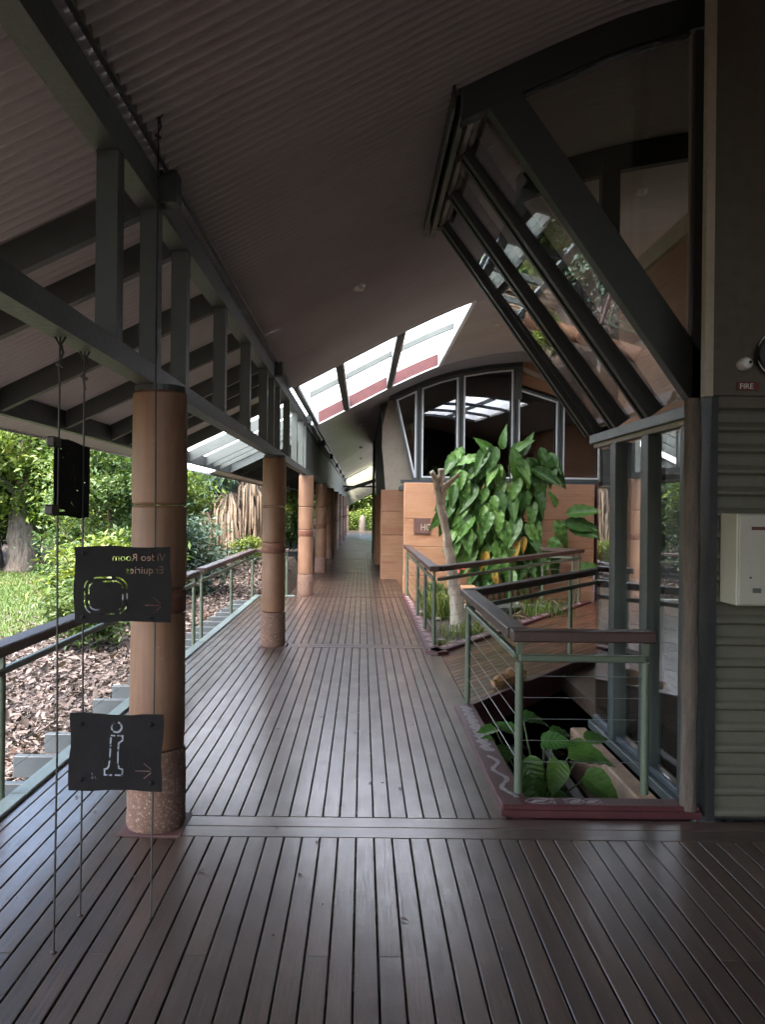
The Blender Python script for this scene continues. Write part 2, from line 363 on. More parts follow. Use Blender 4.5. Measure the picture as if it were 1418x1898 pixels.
# ground
t = NT("leaf_mulch_ground"); co = t.pos(); a = t.noise(co, 1.2, 5); b = t.noise(co, 26, 6, .75); vo = t.n("ShaderNodeTexVoronoi", i_Scale=24.0); t.l(co, vo.inputs[0])
c = t.mix(t.val(b, .35, .65, 0, 1), (.020, .015, .013), (.082, .066, .06)); c = t.mix(t.val(a, .4, .65, 0, .5), c, (.11, .075, .06)); c = t.mix(t.val(vo.outputs["Distance"], .2, .6, 0, .5), c, (.05, .038, .032))
t.bsdf(c, .9, 0, .3, t.bump(t.math('ADD', b, vo.outputs["Distance"]), 1, .05)); M['ground'] = t.m
t = NT("lawn_turf"); a = t.noise(t.pos(), .9, 5); b = t.noise(t.pos(), 40, 5)
c = t.mix(t.val(a, .35, .65, 0, 1), (.045, .088, .022), (.085, .115, .036)); c = t.mix(t.val(b, .4, .7, 0, .5), c, (.05, .085, .02)); t.bsdf(c, .9, 0, .2, t.bump(b, 1, .04)); M['lawn'] = t.m
t = NT("pond_water"); b = t.noise(t.pos(), 6, 3); t.bsdf((.006, .008, .006), .04, 0, .5, t.bump(b, .05, .01)); M['water'] = t.m

# ================================================================== SETTING
rng = np.random.default_rng(7); random.seed(7)
def sm(x, a, b):
    k = min(1, max(0, (x-a)/(b-a))); return k*k*(3-2*k)
def gh(x, y):
    z = -.42 + .016 * min(max(y-5, 0), 22)
    z -= .16 * sm(-x, 4.6, 6.2) * (1 - sm(y, 18, 30))
    z += .05 * mnoise.noise(Vector((x*.5, y*.5, 0))) * sm(-x, 2.2, 2.8)
    inner = sm(x, -2.3, -1.9)
    z = z*(1-inner) + (-.95)*inner
    return z + .5 * sm(y, 62, 66) * inner
def gridmesh(xs, ys, fn, mat, name):
    V = [(x, y, fn(x, y)) for y in ys for x in xs]; nx = len(xs)
    F = [(j*nx+i, j*nx+i+1, (j+1)*nx+i+1, (j+1)*nx+i) for j in range(len(ys)-1) for i in range(nx-1)]
    return npmesh(name, V, F, mat, True)
xs = [-500, -250, -120, -70, -45] + list(np.arange(-32, -2.0, .4)) + [-1.9, -1.5, 0, 3, 8, 15, 30, 70, 150, 500]
ys = [-300, -120, -40, -15] + list(np.arange(-6, 34, .5)) + list(np.arange(35, 75, 2.0)) + [80, 95, 120, 180, 300, 700]
g = link("ground", gridmesh(xs, ys, gh, M['ground'], "ground")); tag(g, kind='structure')
lx = list(np.arange(-30, -4.8, .35)); ly = list(np.arange(6, 27, .4))
def lawn_z(x, y):
    edge = -5.25 + .35*mnoise.noise(Vector((y*.7, 3, 0)))
    far = 23.3 + .9*mnoise.noise(Vector((x*.6, 9, 0)))
    return gh(x, y) + (.03 if (x < edge and y < far) else -.25)
lw_ = link("lawn", gridmesh(lx, ly, lawn_z, M['lawn'], "lawn")); tag(lw_, kind='structure')

# ---- deck: structure with every nearby plank as a piece
PITCH = .0925; PWID = .0855
def plank_mesh(name, L, mat, W=PWID, T=.032, along='y'):
    c = .003; prof = [(-W/2, -T), (W/2, -T), (W/2, -c), (W/2-c, 0), (-W/2+c, 0), (-W/2, -c)]
    mb = MB()
    P = [(a, -L/2, b) for a, b in prof] if along == 'y' else [(-L/2, -a, b) for a, b in prof]
    mb.prism(P, (0, L, 0) if along == 'y' else (L, 0, 0))
    return mb.mesh(name, mat)
deck = thing("deck", (0, 6, 0), kind='structure')
X0 = -.0086*1.7 + PITCH/2           # a gap runs just left of the camera's foot
_cache = {}
def lay_planks(xa, xb, ya, yb, skip=None, split=0.0):
    k = math.ceil((xa - X0) / PITCH); 
    while X0 + k*PITCH <= xb:
        x = X0 + k*PITCH; k += 1
        segs = [(ya, yb)] if not skip else skip(x, ya, yb)
        out = []
        for (p, q) in segs:
            if split and random.random() < split and q-p > 2.5:
                m = 3.15 if p < 3 < q else p + (q-p)*random.choice((.33, .5, .66)); out += [(p, m-.001), (m+.001, q)]
            else: out.append((p, q))
        for (p, q) in out:
            key = round(q-p, 2)
            if key not in _cache: _cache[key] = plank_mesh("plank", q-p, M['deck'])
            o = place("plank", _cache[key], deck, (x, (p+q)/2, random.uniform(-.0015, .0015)))
COLY = [4.44 + 5.76*i for i in range(10)]; COLX = -1.085
XL, XR = -1.915, .775
CR0, CR1 = 4.285, 4.565
def sk1(x, a, b):
    if x < -1.26: return [(a, 10.05)]
    if x < -.93: return [(a, 4.25), (4.60, b)]
    return [(a, b)]
# foreground bay, running on under the column line at the far left
lay_planks(XL, 4.6, -2.5, CR0-.006, skip=lambda x, a, b: [(a, b)] if x > -.93 else ([(a, 10.05)] if x < -1.26 else [(a, 4.25)]), split=.25)
lay_planks(-1.26, XR, CR1+.006, 10.08, skip=lambda x, a, b: [(4.61, 10.03)] if x < -.93 else [(a, b)], split=.18)
lay_planks(XL, XR, 10.36, 15.78, skip=lambda x, a, b: [(10.06, b)] if x < -1.26 else ([(10.42, b)] if x < -.93 else [(a, b)]), split=.18)
for k, (xa, xb, yc) in enumerate([(-.92, 4.6, 4.355), (-.92, 4.6, 4.495)]):
    place("cross_plank", plank_mesh("cross_plank", xb-xa, M['deckx'], .134, .032, 'x'), deck, ((xa+xb)/2, yc, 0))
place("cross_plank", plank_mesh("cross_plank", XR+.9, M['deckx'], .125, .032, 'x'), deck, ((XR-.9)/2, 10.15, .002))
place("cross_plank", plank_mesh("cross_plank", XR+.9, M['deckx'], .125, .032, 'x'), deck, ((XR-.9)/2, 10.285, .002))
# the planks beyond are too far off to pick apart: one piece
mb = MB(); k = math.ceil((-1.36-X0)/PITCH)
bays = [(15.95+5.76*i, 15.95+5.76*(i+1)-.14) for i in range(8)]
while X0+k*PITCH < XR:
    x = X0+k*PITCH; k += 1
    for (a, b) in bays: mb.box(x-PWID/2, x+PWID/2, a, b, -.03, random.uniform(-.001, .001))
for (a, b) in bays: mb.box(-1.36, XR, a-.13, a-.01, -.03, .0)
mb.build("far_planks", M['deck'], deck, kind='stuff')
mb = MB()
for y in np.arange(-2.2, 15.7, .576): mb.box(-1.9, .8, y, y+.05, -.20, -.036)
for y in np.arange(-2.2, 4.3, .576): mb.box(.81, 4.6, y, y+.05, -.20, -.036)
mb.build("under_joist", M['black'], deck)
mb = MB(); k = math.ceil((XL-X0)/PITCH)
while X0+k*PITCH < XR:
    x = X0+k*PITCH; k += 1
    for y in np.arange(-2.2+.576*8, 10, .576):
        if CR0-.05 < y+.025 < CR1+.05: continue
        for sx in (-.026, .026):
            a, b = x+sx+random.uniform(-.003, .003), y+.025+random.uniform(-.006, .006); mb.add([(a+.0042*math.cos(t_), b+.0042*math.sin(t_), .0022) for t_ in (0, 1.05, 2.09, 3.14, 4.19, 5.24)], [(0, 1, 2, 3, 4, 5)])
mb.build("screw_heads", M['black'], deck, kind='stuff')
# timber edge beam, painted pale green, in lengths
for i, (a, b) in enumerate([(-2.5, 4.82), (4.83, 10.3), (10.31, 15.86)]):
    o = MB().box(-2.035, -1.928, a, b, -.16, .022).build("edge_beam", M['edge'], deck, bevel=.006)
jm = MB().box(-.20, .20, -.032, .032, -.15, 0).mesh("joist_end", M['joist'], bevel=.004)
for i, y in enumerate(np.arange(4.10, 15.7, .576)): place("joist_end", jm, deck, (-2.24, y+.05, -.075))

# bridge deck: planks laid across its length
bA, bB = Vector((.918, 7.175, 0)), Vector((3.60, 11.11, 0)); cA, cB = Vector((.86, 9.66, 0)), Vector((4.15, 15.15, 0))
bridge = thing("bridge_deck", (1.5, 9, 0), kind='structure')
bd = (bB-bA).normalized(); bn = Vector((-bd.y, bd.x, 0))
def bridge_plank(s0, s1):
    P = []
    return P
nd = Vector((.58, .8146, 0)).normalized(); nn = Vector((-nd.y, nd.x, 0))
def ray_hit(p, d, q, e):
    # p + s d meets q + t e
    det = d.x*(-e.y) + d.y*e.x; r = q-p
    s = (r.x*(-e.y) + r.y*e.x)/det; return p + d*s
poly_b = [(.935, 7.20), (3.60, 11.11), (6.6, 15.5), (6.6, 16.1), (4.7, 16.1), (4.35, 15.5), (.935, 9.75)]
s = -1.4; kk = 0
s = -4.2
while s < 4.5:
    # strip between s and s+.115 along nd, clipped to the bridge outline
    bm = bmesh.new(); vs = [bm.verts.new((x, y, 0)) for x, y in poly_b]; bm.faces.new(vs)
    o0 = Vector((.9, 8.4, 0))
    for (ss, sg) in ((s+.0035, -1), (s+.0925-.0035, 1)):
        bmesh.ops.bisect_plane(bm, geom=bm.verts[:]+bm.edges[:]+bm.faces[:], plane_co=o0+nn*ss, plane_no=nn*sg, clear_outer=True)
    if len(bm.faces):
        fs = bm.faces[:]; r = bmesh.ops.extrude_face_region(bm, geom=fs)
        for v in [e for e in r['geom'] if isinstance(e, bmesh.types.BMVert)]: v.co.z = -.032
        bmesh.ops.recalc_face_normals(bm, faces=bm.faces)
        me = bpy.data.meshes.new("plank"); bm.to_mesh(me); me.materials.append(M['deckb'])
        for v in me.vertices: v.co -= ORG[bridge.name]
        link("plank", me, bridge)
    bm.free(); s += .0925; kk += 1
MB().box(.80, .928, 7.12, 9.6, -.032, 0).build("border_plank", M['deck'], bridge)
mb = MB(); mb.prism([(bA.x, bA.y, -.26), (bB.x, bB.y, -.26), (bB.x, bB.y, -.036), (bA.x, bA.y, -.036)], bn*.05)
mb.build("red_fascia", M['redk'], bridge)
MB().bar(bA+Vector((.03, -.02, -.004)), bB+Vector((.03, -.02, -.004)), .05, .05).build("edge_strip", M['redk'], bridge, bevel=.005)
MB().bar(Vector((.9, 8.6, -.15)), Vector((5.9, 15.8, -.15)), .12, .2).build("bearer", M['black'], bridge)

# pond, soil, hidden pit bottom
link("pond_water", npmesh("pond_water", [(.8, 4.5, -.62), (9, 4.5, -.62), (9, 14, -.62), (.8, 14, -.62)], [(0, 1, 2, 3)], M['water'])); tag(bpy.data.objects["pond_water"], kind='structure')
so = link("garden_soil", gridmesh(list(np.arange(.8, 5.4, .15)), list(np.arange(9.6, 16.4, .15)),
     lambda x, y: (-.10 + .05*mnoise.noise(Vector((x*1.3, y*1.3, 2)))) if (y > 9.75 + (x-.9)*1.655) else -.9, M['soil'], "garden_soil")); tag(so, kind='structure')

# ================================================================== KERBS with painted motifs
def kerb(name, pts, wd, z0, z1, label, side):
    """pts: outer edge polyline, wd to the side; returns thing"""
    th = thing(name, (*pts[0], 0), label, "kerb")
    for i in range(len(pts)-1):
        p = Vector((*pts[i], 0)); q = Vector((*pts[i+1], 0)); d = (q-p).normalized(); n = Vector((-d.y, d.x, 0))*side
        c = Vector((0, 0, 1))
        P = [p+c*z0, q+c*z0, q+c*z1, p+c*z1]
        MB().prism(P, n*wd).build("kerb_board", M['redk'], th, bevel=.006)
    return th
def stroke_poly(pts, wd):
    """outline polygon of a polyline, mitred at its corners"""
    L, Rr = [], []; P = [Vector(p) for p in pts]; n = len(P)
    for i, p in enumerate(P):
        d1 = (p-P[i-1]).normalized() if i else (P[1]-p).normalized(); d2 = (P[i+1]-p).normalized() if i < n-1 else d1
        n1 = Vector((-d1.y, d1.x)); n2 = Vector((-d2.y, d2.x)); m = n1+n2; m = m/max(.5, m.dot(n1))
        ww = wd[i] if isinstance(wd, (list, tuple)) else wd
        L.append(p+m*ww/2); Rr.append(p-m*ww/2)
    return L + Rr[::-1]
def ribbon(mb, pts, wd, fn, th=.0015):
    ws = wd if isinstance(wd, (list, tuple)) else [wd]*len(pts); n = len(pts); sp = stroke_poly(pts, list(ws)); L = sp[:n]; Rr = sp[n:][::-1]
    V = [fn(p.x, p.y, 0) for p in L] + [fn(p.x, p.y, 0) for p in Rr] + [fn(p.x, p.y, th) for p in L] + [fn(p.x, p.y, th) for p in Rr]
    F = []
    for i in range(n-1):
        F += [(i+2*n, i+1+2*n, i+1+3*n, i+3*n), (i, i+n, i+1+n, i+1), (i, i+1, i+1+2*n, i+2*n), (i+n, i+3*n, i+1+3*n, i+1+n)]
    F += [(0, 2*n, 3*n, n), (n-1, 2*n-1, 4*n-1, 3*n-1)]
    mb.add(V, F)
k1 = kerb("kerb", [(.800, 7.10), (.800, 4.62)], .165, -.15, .035, "red painted kerb with a long wavy snake motif beside the pond", 1)
mb = MB()
for (c0, c1, amp, wl, wv) in ((4.72, 5.62, .036, .34, .030), (5.72, 7.02, .014, .13, .075)):
    pts = [(.883 + amp*.8*math.sin((y-c0)/wl*2*math.pi), y) for y in np.arange(c0, c1, .008)]
    ribbon(mb, pts, [wv*(.55+.3*abs(math.sin(i*.37))+.3*abs(math.sin(i*.13+1))) for i in range(len(pts))], lambda x, y, h: (x, y, .0365+h))
mb.build("snake_motif", M['chalk'], k1)
k2 = kerb("kerb", [(.795, 4.63), (1.90, 4.63)], .13, -.02, .055, "front red kerb with two pale fish outlines below the corner rail", 1)
MB().box(.79, 1.90, 4.612, 4.632, -.01, .03).build("lip", M['redk'], k2)
mb = MB()
def fish(cx, cy, L, flip=1):
    up = [(cx+flip*(u-.5)*L, cy+.042*math.sin(math.pi*u)**.8+.002) for u in np.linspace(0, .86, 14)]
    dn = [(x, 2*cy-y) for x, y in up]
    f = lambda x, y, h: (x, y, .0565+h)
    for pp in (up, dn): ribbon(mb, pp, .006, f)
    ribbon(mb, [(cx+flip*.36*L, cy+.008), (cx+flip*.5*L, cy+.04), (cx+flip*.5*L, cy-.04), (cx+flip*.36*L, cy-.008)], .006, f)
    for q in (-.22, -.1, .02, .14): ribbon(mb, [(cx+flip*q*L-.012, cy-.022), (cx+flip*q*L+.02, cy+.02)], .012, f)
fish(1.02, 4.695, .16); fish(1.215, 4.695, .11, -1); fish(1.315, 4.695, .1)
mb.build("fish_motif", M['chalk'], k2)
k3 = kerb("kerb", [(.775, 16.1), (.775, 9.86), (.89, 9.63), (4.20, 15.2)], .16, -.15, .04, "long red kerb with pale worn motifs round the garden bed", 1)
mb = MB(); f3 = lambda x, y, h: (x, y, .0415+h)
for y0 in np.arange(10.0, 15.8, .42):
    pts = [(.86+.035*math.sin(i*1.1+y0*3), y0+i*.03) for i in range(10)]; ribbon(mb, pts, [.05*(.4+.6*abs(math.sin(i*1.3))) for i in range(10)], f3)
d3 = (Vector((4.2, 15.2))-Vector((.89, 9.63))).normalized(); n3 = Vector((-d3.y, d3.x))
for s0 in np.arange(.35, 6.2, .45):
    pts = [tuple(Vector((.89, 9.63))+d3*(s0+i*.032)+n3*(.075+.03*math.sin(i*1.2+s0))) for i in range(10)]; ribbon(mb, pts, [.05*(.4+.6*abs(math.sin(i*1.1))) for i in range(10)], f3)
mb.build("worn_motif", M['motif'], k3)
# small brackets bridging the gap between deck and kerb
mb = MB()
for y in np.arange(4.8, 7.0, .3): mb.box(.772, .802, y, y+.03, -.03, -.008)
for y in np.arange(10.2, 16, .3): mb.box(.772-.02, .778, y, y+.03, -.03, -.012)
mb.build("gap_bracket", M['motif'], k1)
# red corner board at the water's edge inside the pit, grey bar, sandstone ledge
pit = thing("pond_edging", (1.6, 5.5, -.4), "tan sandstone ledge and grey bar along the foot of the tall windows", "edging")
for i, (a, b) in enumerate([(4.78, 5.55), (5.556, 6.35), (6.356, 7.3)]): MB().box(1.845, 1.985, a, b, -.62, -.205).build("ledge_block", M['ledge'], pit, bevel=.012)
MB().bar((1.52, 4.8, -.36), (1.58, 7.1, -.36), .07, .07).build("grey_bar", M['steel'], pit)
MB().box(.80, 1.9, 4.76, 4.80, -.8, -.03).build("pit_wall", M['redk'], pit)
MB().box(.78, .82, 4.8, 9.6, -.9, -.04).build("pit_wall", M['black'], pit)

# ================================================================== ROOF
KX = [-3.32, -2.93, -1.44, -1.06, -.975, .6, 1.07, 1.6, 2.25, 2.95, 3.9, 4.8, 6, 8]
KZ = [2.407, 2.59, 3.31, 3.49, 3.532, 4.36, 4.585, 4.82, 5.00, 5.13, 5.22, 5.20, 5.05, 4.55]
_fx = np.linspace(-3.6, 8.4, 601); _fz = np.interp(_fx, KX, KZ); _fz[_fx < -3.32] = 2.407 + (_fx[_fx < -3.32]+3.32)*.47
_ker = np.hanning(31); _ker /= _ker.sum(); _fzs = np.convolve(np.pad(_fz, 15, mode='reflect', reflect_type='odd'), _ker, 'valid')
def RZ(x): return float(np.interp(x, _fx, _fzs))
SK0, SK1 = 12.36, 18.0
def sheet(name, x0, x1, nx, y0, y1, off, mat, parent, pitch=.087, amp=.015, corr=True, thick=0):
    X = np.linspace(x0, x1, nx+1); Z = np.array([RZ(x) for x in X]) + off
    if corr:
        n = int(round((y1-y0)/pitch*8)); Y = np.linspace(y0, y1, n+1); A = -2.1*amp*((1+np.cos(2*np.pi*Y/pitch))/2)**1.9
        # slightly pinched crests, like rolled iron
    else:
        n = max(1, int((y1-y0)/1.5)); Y = np.linspace(y0, y1, n+1); A = np.zeros(n+1)
    XX, YY = np.meshgrid(X, Y); ZZ = Z[None, :] + A[:, None]
    V = np.stack([XX, YY, ZZ], -1).reshape(-1, 3) - np.array(ORG[parent.name])
    i, j = np.meshgrid(np.arange(nx), np.arange(len(Y)-1)); a = (j*(nx+1)+i).ravel()
    F = np.stack([a, a+1, a+nx+2, a+nx+1], -1)
    return link(name, npmesh(name, V, F, mat, True), parent)
roof = thing("walkway_roof", (0, 10, 3.5), "long curved corrugated roof in dull pink grey over the walkway", "roof")
EX = -3.32
sheet("roof_sheet", EX, -1.04, 14, -5, SK0, .012, M['ceil'], roof)
sheet("roof_sheet", EX, -1.04, 8, SK1, 52, .012, M['ceil'], roof, corr=False)
sheet("ceiling_sheet", -1.06, 8.2, 46, -5, 8.6, -.02, M['ceil'], roof)
sheet("ceiling_sheet", -1.06, 4.02, 32, 8.6, SK0, -.02, M['ceil'], roof)
sheet("ceiling_sheet", 6.2, 8.2, 12, 8.6, SK0, -.02, M['ceil'], roof)
CX0, CX1, CY0, CY1 = 4.02, 6.2, 8.6, 14.0
for (a, b, n_, c_, d_) in ((1.6, CX0, 6, SK0, SK1), (CX0, CX1, 10, CY1, SK1), (CX1, 8.2, 20, SK0, SK1)): sheet("ceiling_sheet", a, b, n_, c_, d_, -.02, M['ceil'], roof)
sheet("ceiling_sheet", -1.06, 8.2, 46, SK1, 51, -.02, M['ceil'], roof, corr=False)
def along_(xa, xb, y, a, b, th): along(MB(), xa, xb, y, a, b, th).build("skylight_rafter", M['dsteel'], roof)
def along(mb, xa, xb, y, zo0, zo1, th, n=12):
    X = np.linspace(xa, xb, n+1)
    for p, q in zip(X[:-1], X[1:]):
        mb.add([(p, y, RZ(p)+zo0), (q, y, RZ(q)+zo0), (q, y, RZ(q)+zo1), (p, y, RZ(p)+zo1), (p, y+th, RZ(p)+zo0), (q, y+th, RZ(q)+zo0), (q, y+th, RZ(q)+zo1), (p, y+th, RZ(p)+zo1)],
               [(0, 1, 2, 3), (7, 6, 5, 4), (0, 4, 5, 1), (3, 2, 6, 7)])
    return mb
# upper cladding lets no light past the lining
UP = .26
sheet("roof_cladding", -1.06, 8.3, 40, -5, CY0, UP, M['zinc'], roof, corr=False)
sheet("roof_cladding", -1.06, CX0, 20, CY0, SK0, UP, M['zinc'], roof, corr=False)
sheet("roof_cladding", CX1, 8.3, 20, CY0, SK0, UP, M['zinc'], roof, corr=False)
for (a, b, c_, d_) in ((1.6, CX0, SK0, SK1), (CX0, CX1, CY1, SK1), (CX1, 8.3, SK0, SK1)): sheet("roof_cladding", a, b, 10, c_, d_, UP, M['zinc'], roof, corr=False)
sheet("roof_cladding", -1.06, 8.3, 40, SK1, 52.05, UP, M['zinc'], roof, corr=False)
sheet("skylight_sheet", CX0, CX1, 10, CY0, CY1, .03, M['skylight'], roof, corr=False)  # second skylight, unseen: added and sized to light the court and show in panes
for x in (CX0, CX1-.03): MB().box(x, x+.03, CY0, CY1, RZ(x)-.05, RZ(x)+.02).build("skylight_upstand", M['zinc'], roof)
for y in (CY0-.03, CY1): along_(CX0, CX1, y, -.03, .02, .03)
MB().box(5.06, 5.14, CY0, CY1, RZ(5.1)-.08, RZ(5.1)+.02).build("skylight_divider", M['dsteel'], roof)
for y in (10.3, 12.1): along_(CX0+.03, CX1-.03, y, -.07, .02, .09)
# translucent band and its well
sk = sheet("skylight_sheet", EX, -1.25, 10, SK0, SK1, .014, M['skylight'], roof, amp=.006)
sheet("skylight_sheet", -1.25, 1.6, 18, SK0, SK1, .24, M['skylight'], roof, corr=False)
along(MB(), -.975, 1.6, SK1-.005, -.02, .235, .03).build("skylight_upstand", M['red'], roof)
MB().box(1.60, 1.66, SK0-.04, SK1+.03, RZ(1.63)-.055, RZ(1.63)-.028).build("skylight_bead", M['white'], roof)
along(MB(), -.975, 1.6, SK1-.03, -.045, -.022, .05).build("skylight_bead", M['white'], roof)
along(MB(), -1.06, 1.6, SK0-.04, -.018, .235, .03).build("skylight_upstand", M['steel'], roof)
MB().box(1.60, 1.63, SK0, SK1, RZ(1.6)-.03, RZ(1.6)+.235).build("skylight_upstand", M['zinc'], roof)
MB().box(-1.06, -.975, SK0-.02, SK1+.02, RZ(-1.02)-.05, RZ(-1.02)+.02).build("skylight_trim", M['steel'], roof)
for x in (-.36, .56):
    MB().box(x-.07, x+.03, SK0, SK1, RZ(x)-.06, RZ(x)+.20).build("skylight_divider", M['dsteel'], roof)
    MB().box(x+.034, x+.062, SK0, SK1, RZ(x)-.04, RZ(x)+.05).build("skylight_bead", M['white'], roof)
along(MB(), -.975, 1.6, 14.9, .12, .225, .10).build("skylight_rafter", M['steel'], roof)
# trim angle on the lining's low edge, capped in lengths
for (a, b) in [(-5, SK0), (SK1+.02, 48)]:
    MB().box(-1.055, -1.030, a, b, RZ(-1.04)-.055, RZ(-1.04)-.012).build("edge_trim", M['cable'], roof)
# eave beam and fascia
zb = RZ(-2.9)
MB().box(-2.94, -2.87, -5, 58, zb-.19, zb-.004).build("eave_beam", M['dsteel'], roof)
MB().box(EX-.02, EX, -5, 58, RZ(EX)-.03, RZ(EX)+.03).build("eave_fascia", M['ceil'], roof)
# rafters of the low side
FR = [k*5.76+4.44+d for k in range(-1, 10) for d in (0, .72, 2.16, 3.6, 5.04) if not (k == -1 and d > 4)]
raf = MB()
pA, pB = (-1.20, RZ(-1.20)), (-2.87, RZ(-2.87))
raf.prism([(pA[0], -.035, pA[1]-.19), (pB[0], -.035, pB[1]-.185), (pB[0], -.035, pB[1]-.004), (-2.1, -.035, RZ(-2.1)-.004), (pA[0], -.035, pA[1]-.004)], (0, .07, 0))
rme = raf.mesh("rafter", M['steel'])
for y in FR:
    if y < 57.5: place("rafter", rme, roof, (0, y, 0))
# bracket plates over the chord at each column
bme = MB().box(-1.09, -1.0, -.06, .06, 3.30, RZ(-1.05)-.03).mesh("bracket", M['dsteel'])
for y in COLY: place("bracket", bme, roof, (0, y, 0))
# far end: cream gable panel and dark tie beams
along(MB(), -1.06, 2.0, 52.5, -1.75, -.02, .05, 10).build("end_panel", M['ltbeige'], roof)
MB().box(-1.2, 2.5, 47.7, 47.95, 2.86, 2.96).build("tie_beam", M['dsteel'], roof)
MB().bar((-1.2, 52, 2.75), (2.5, 52, 4.0), .12, .22).build("tie_beam", M['dsteel'], roof)
MB().box(-1.2, 2.5, 53, 53.2, 2.7, 2.82).build("tie_beam", M['steel'], roof)

# ================================================================== TRUSS over the columns
truss = thing("roof_truss", (-1.14, 10, 2.33), "grey green steel truss on top of the column row", "truss")
MB().box(-1.205, -1.09, -5, 58, 3.27, 3.43).build("top_chord", M['steel'], truss)
MB().box(-1.19, -1.09, -5, 58, 2.334, 2.434).build("bottom_chord", M['steel'], truss)
pme = MB().box(-.05, .045, -.05, .05, 2.436, 3.268).mesh("post", M['steel'])
ime = MB().box(-.05, .045, -.06, -.05, 2.436, 3.268).box(-.05, .045, .05, .06, 2.436, 3.268).box(-.008, .008, -.05, .05, 2.436, 3.268).mesh("post", M['steel'])
for k in range(-1, 2):
    y0 = 4.44+5.76*k
    for d in (-.72, 0, .72, 2.16, 3.6):
        place("post", pme, truss, (-1.142, y0+d, 0))
for y in (15.24, 15.96): place("post", pme, truss, (-1.142, y, 0))
cm = MB().box(-.02, .02, -.395, .395, 2.438, 3.266).mesh("wall_panel", M['dsteel'])
for i in range(51):
    y = 16.45+.8*i
    if y < 57.5: place("wall_panel", cm, truss, (-1.142, y, 0))
mb = MB()
for i in range(0, 26): mb.box(-1.10, -1.07, 19+1.4*i, 19.06+1.4*i, 3.36, 3.42)
mb.build("clip", M['cable'], truss)

# ================================================================== COLUMNS
colm = {}
def column(y, label):
    th = thing("terracotta_column", (COLX, y, 0), label, "column", "terracotta columns along the left of the walkway")
    if not colm:
        r = .142
        def drum(z0, z1, rr=r, bulge=.004):
            e = .012; return MB().lathe([(rr-e, z0), (rr, z0+e), (rr+bulge, z0+(z1-z0)*.15), (rr+bulge*.4, z0+(z1-z0)*.6), (rr, z1-e), (rr-e, z1)], (0, 0, 0), 40)
        colm['rough_base'] = MB().lathe([(.148, .004), (.156, .03), (.153, .1), (.154, .25), (.150, .40), (.146, .415)], (0, 0, 0), 40).mesh("rough_base", M['aggregate'], smooth=True)
        colm['d1'] = drum(.418, 1.14).mesh("drum", M['clay'], smooth=True)
        colm['band'] = MB().lathe([(r-.004, 1.141), (r+.002, 1.15), (r+.002, 1.255), (r-.004, 1.262)], (0, 0, 0), 40).mesh("red_band", M['band'], smooth=True)
        colm['d2'] = drum(1.263, 1.70).mesh("drum", M['clay'], smooth=True)
        colm['d3'] = drum(1.704, 2.30).mesh("drum", M['clay'], smooth=True)
        colm['cap'] = MB().lathe([(r-.008, 2.301), (r-.008, 2.332)], (0, 0, 0), 32).mesh("cap_ring", M['dsteel'])
        colm['plate'] = MB().box(-.165, .165, -.165, .165, -.02, .004).mesh("base_plate", M['plaque'])
    for nm, k in (("base_plate", 'plate'), ("rough_base", 'rough_base'), ("drum", 'd1'), ("red_band", 'band'), ("drum", 'd2'), ("drum", 'd3'), ("cap_ring", 'cap')):
        o = link(nm, colm[k], th)
        o.rotation_euler.z = 0 if k == 'plate' else random.uniform(0, 6)
    return th
CL = ["nearest terracotta column, standing behind the hanging black signs", "second terracotta column, at the near end of the stepped joists", "third terracotta column, beside the end of the left railing"]
CL += [f"{n} terracotta column of the row, dim and narrow down the walkway" for n in ("fourth", "fifth", "sixth", "seventh", "eighth", "ninth", "tenth")]
for y, l in zip(COLY, CL): column(y, l)

# ================================================================== NEAR GLAZED PAVILION (right)
GX, GB, GT = 2.035, 2.377, 4.30      # base line of the leaning wall, its height, its top
TX = .655
GY0, GY1 = 5.15, 7.40
np_ = thing("glazed_pavilion", (2.6, 6.2, 0), "dark framed glazed room leaning out over the walkway at the right", "building")
def gx_at(z): return GX + (TX-GX)*(z-GB)/(GT-GB)
dv = Vector((TX-GX, 0, GT-GB)).normalized(); ov = Vector((-dv.z, 0, dv.x))   # outward normal of leaning wall points to -x, +... 
if ov.x > 0: ov = -ov
# raking beam of the near gable and its curved top beam
def raking(y0, y1, wd, name, mat, out=0.0):
    p = Vector((GX+.01, 0, GB-.02)); q = Vector((TX-.015, 0, GT+.05)); n = Vector((dv.z, 0, -dv.x)); n = n if n.x > 0 else -n
    a = ov*out
    return MB().prism([p+a+Vector((0, y0, 0)), q+a+Vector((0, y0, 0)), q+n*wd+Vector((0, y0, 0)), p+n*wd+Vector((0, y0, 0))], (0, y1-y0, 0)).build(name, mat, np_, bevel=.004)
raking(GY0, GY0+.10, .225, "raking_beam", M['dsteel'])
raking(GY1-.10, GY1, .16, "raking_beam", M['dsteel'])
def arch(y, x0, x1, zo0, zo1, th, name="arch_beam", mat=None): return along(MB(), x0, x1, y, zo0, zo1, th, 20).build(name, mat or M['dsteel'], np_)
arch(GY0-.004, TX-.06, 2.30, -.25, -.02, .12)
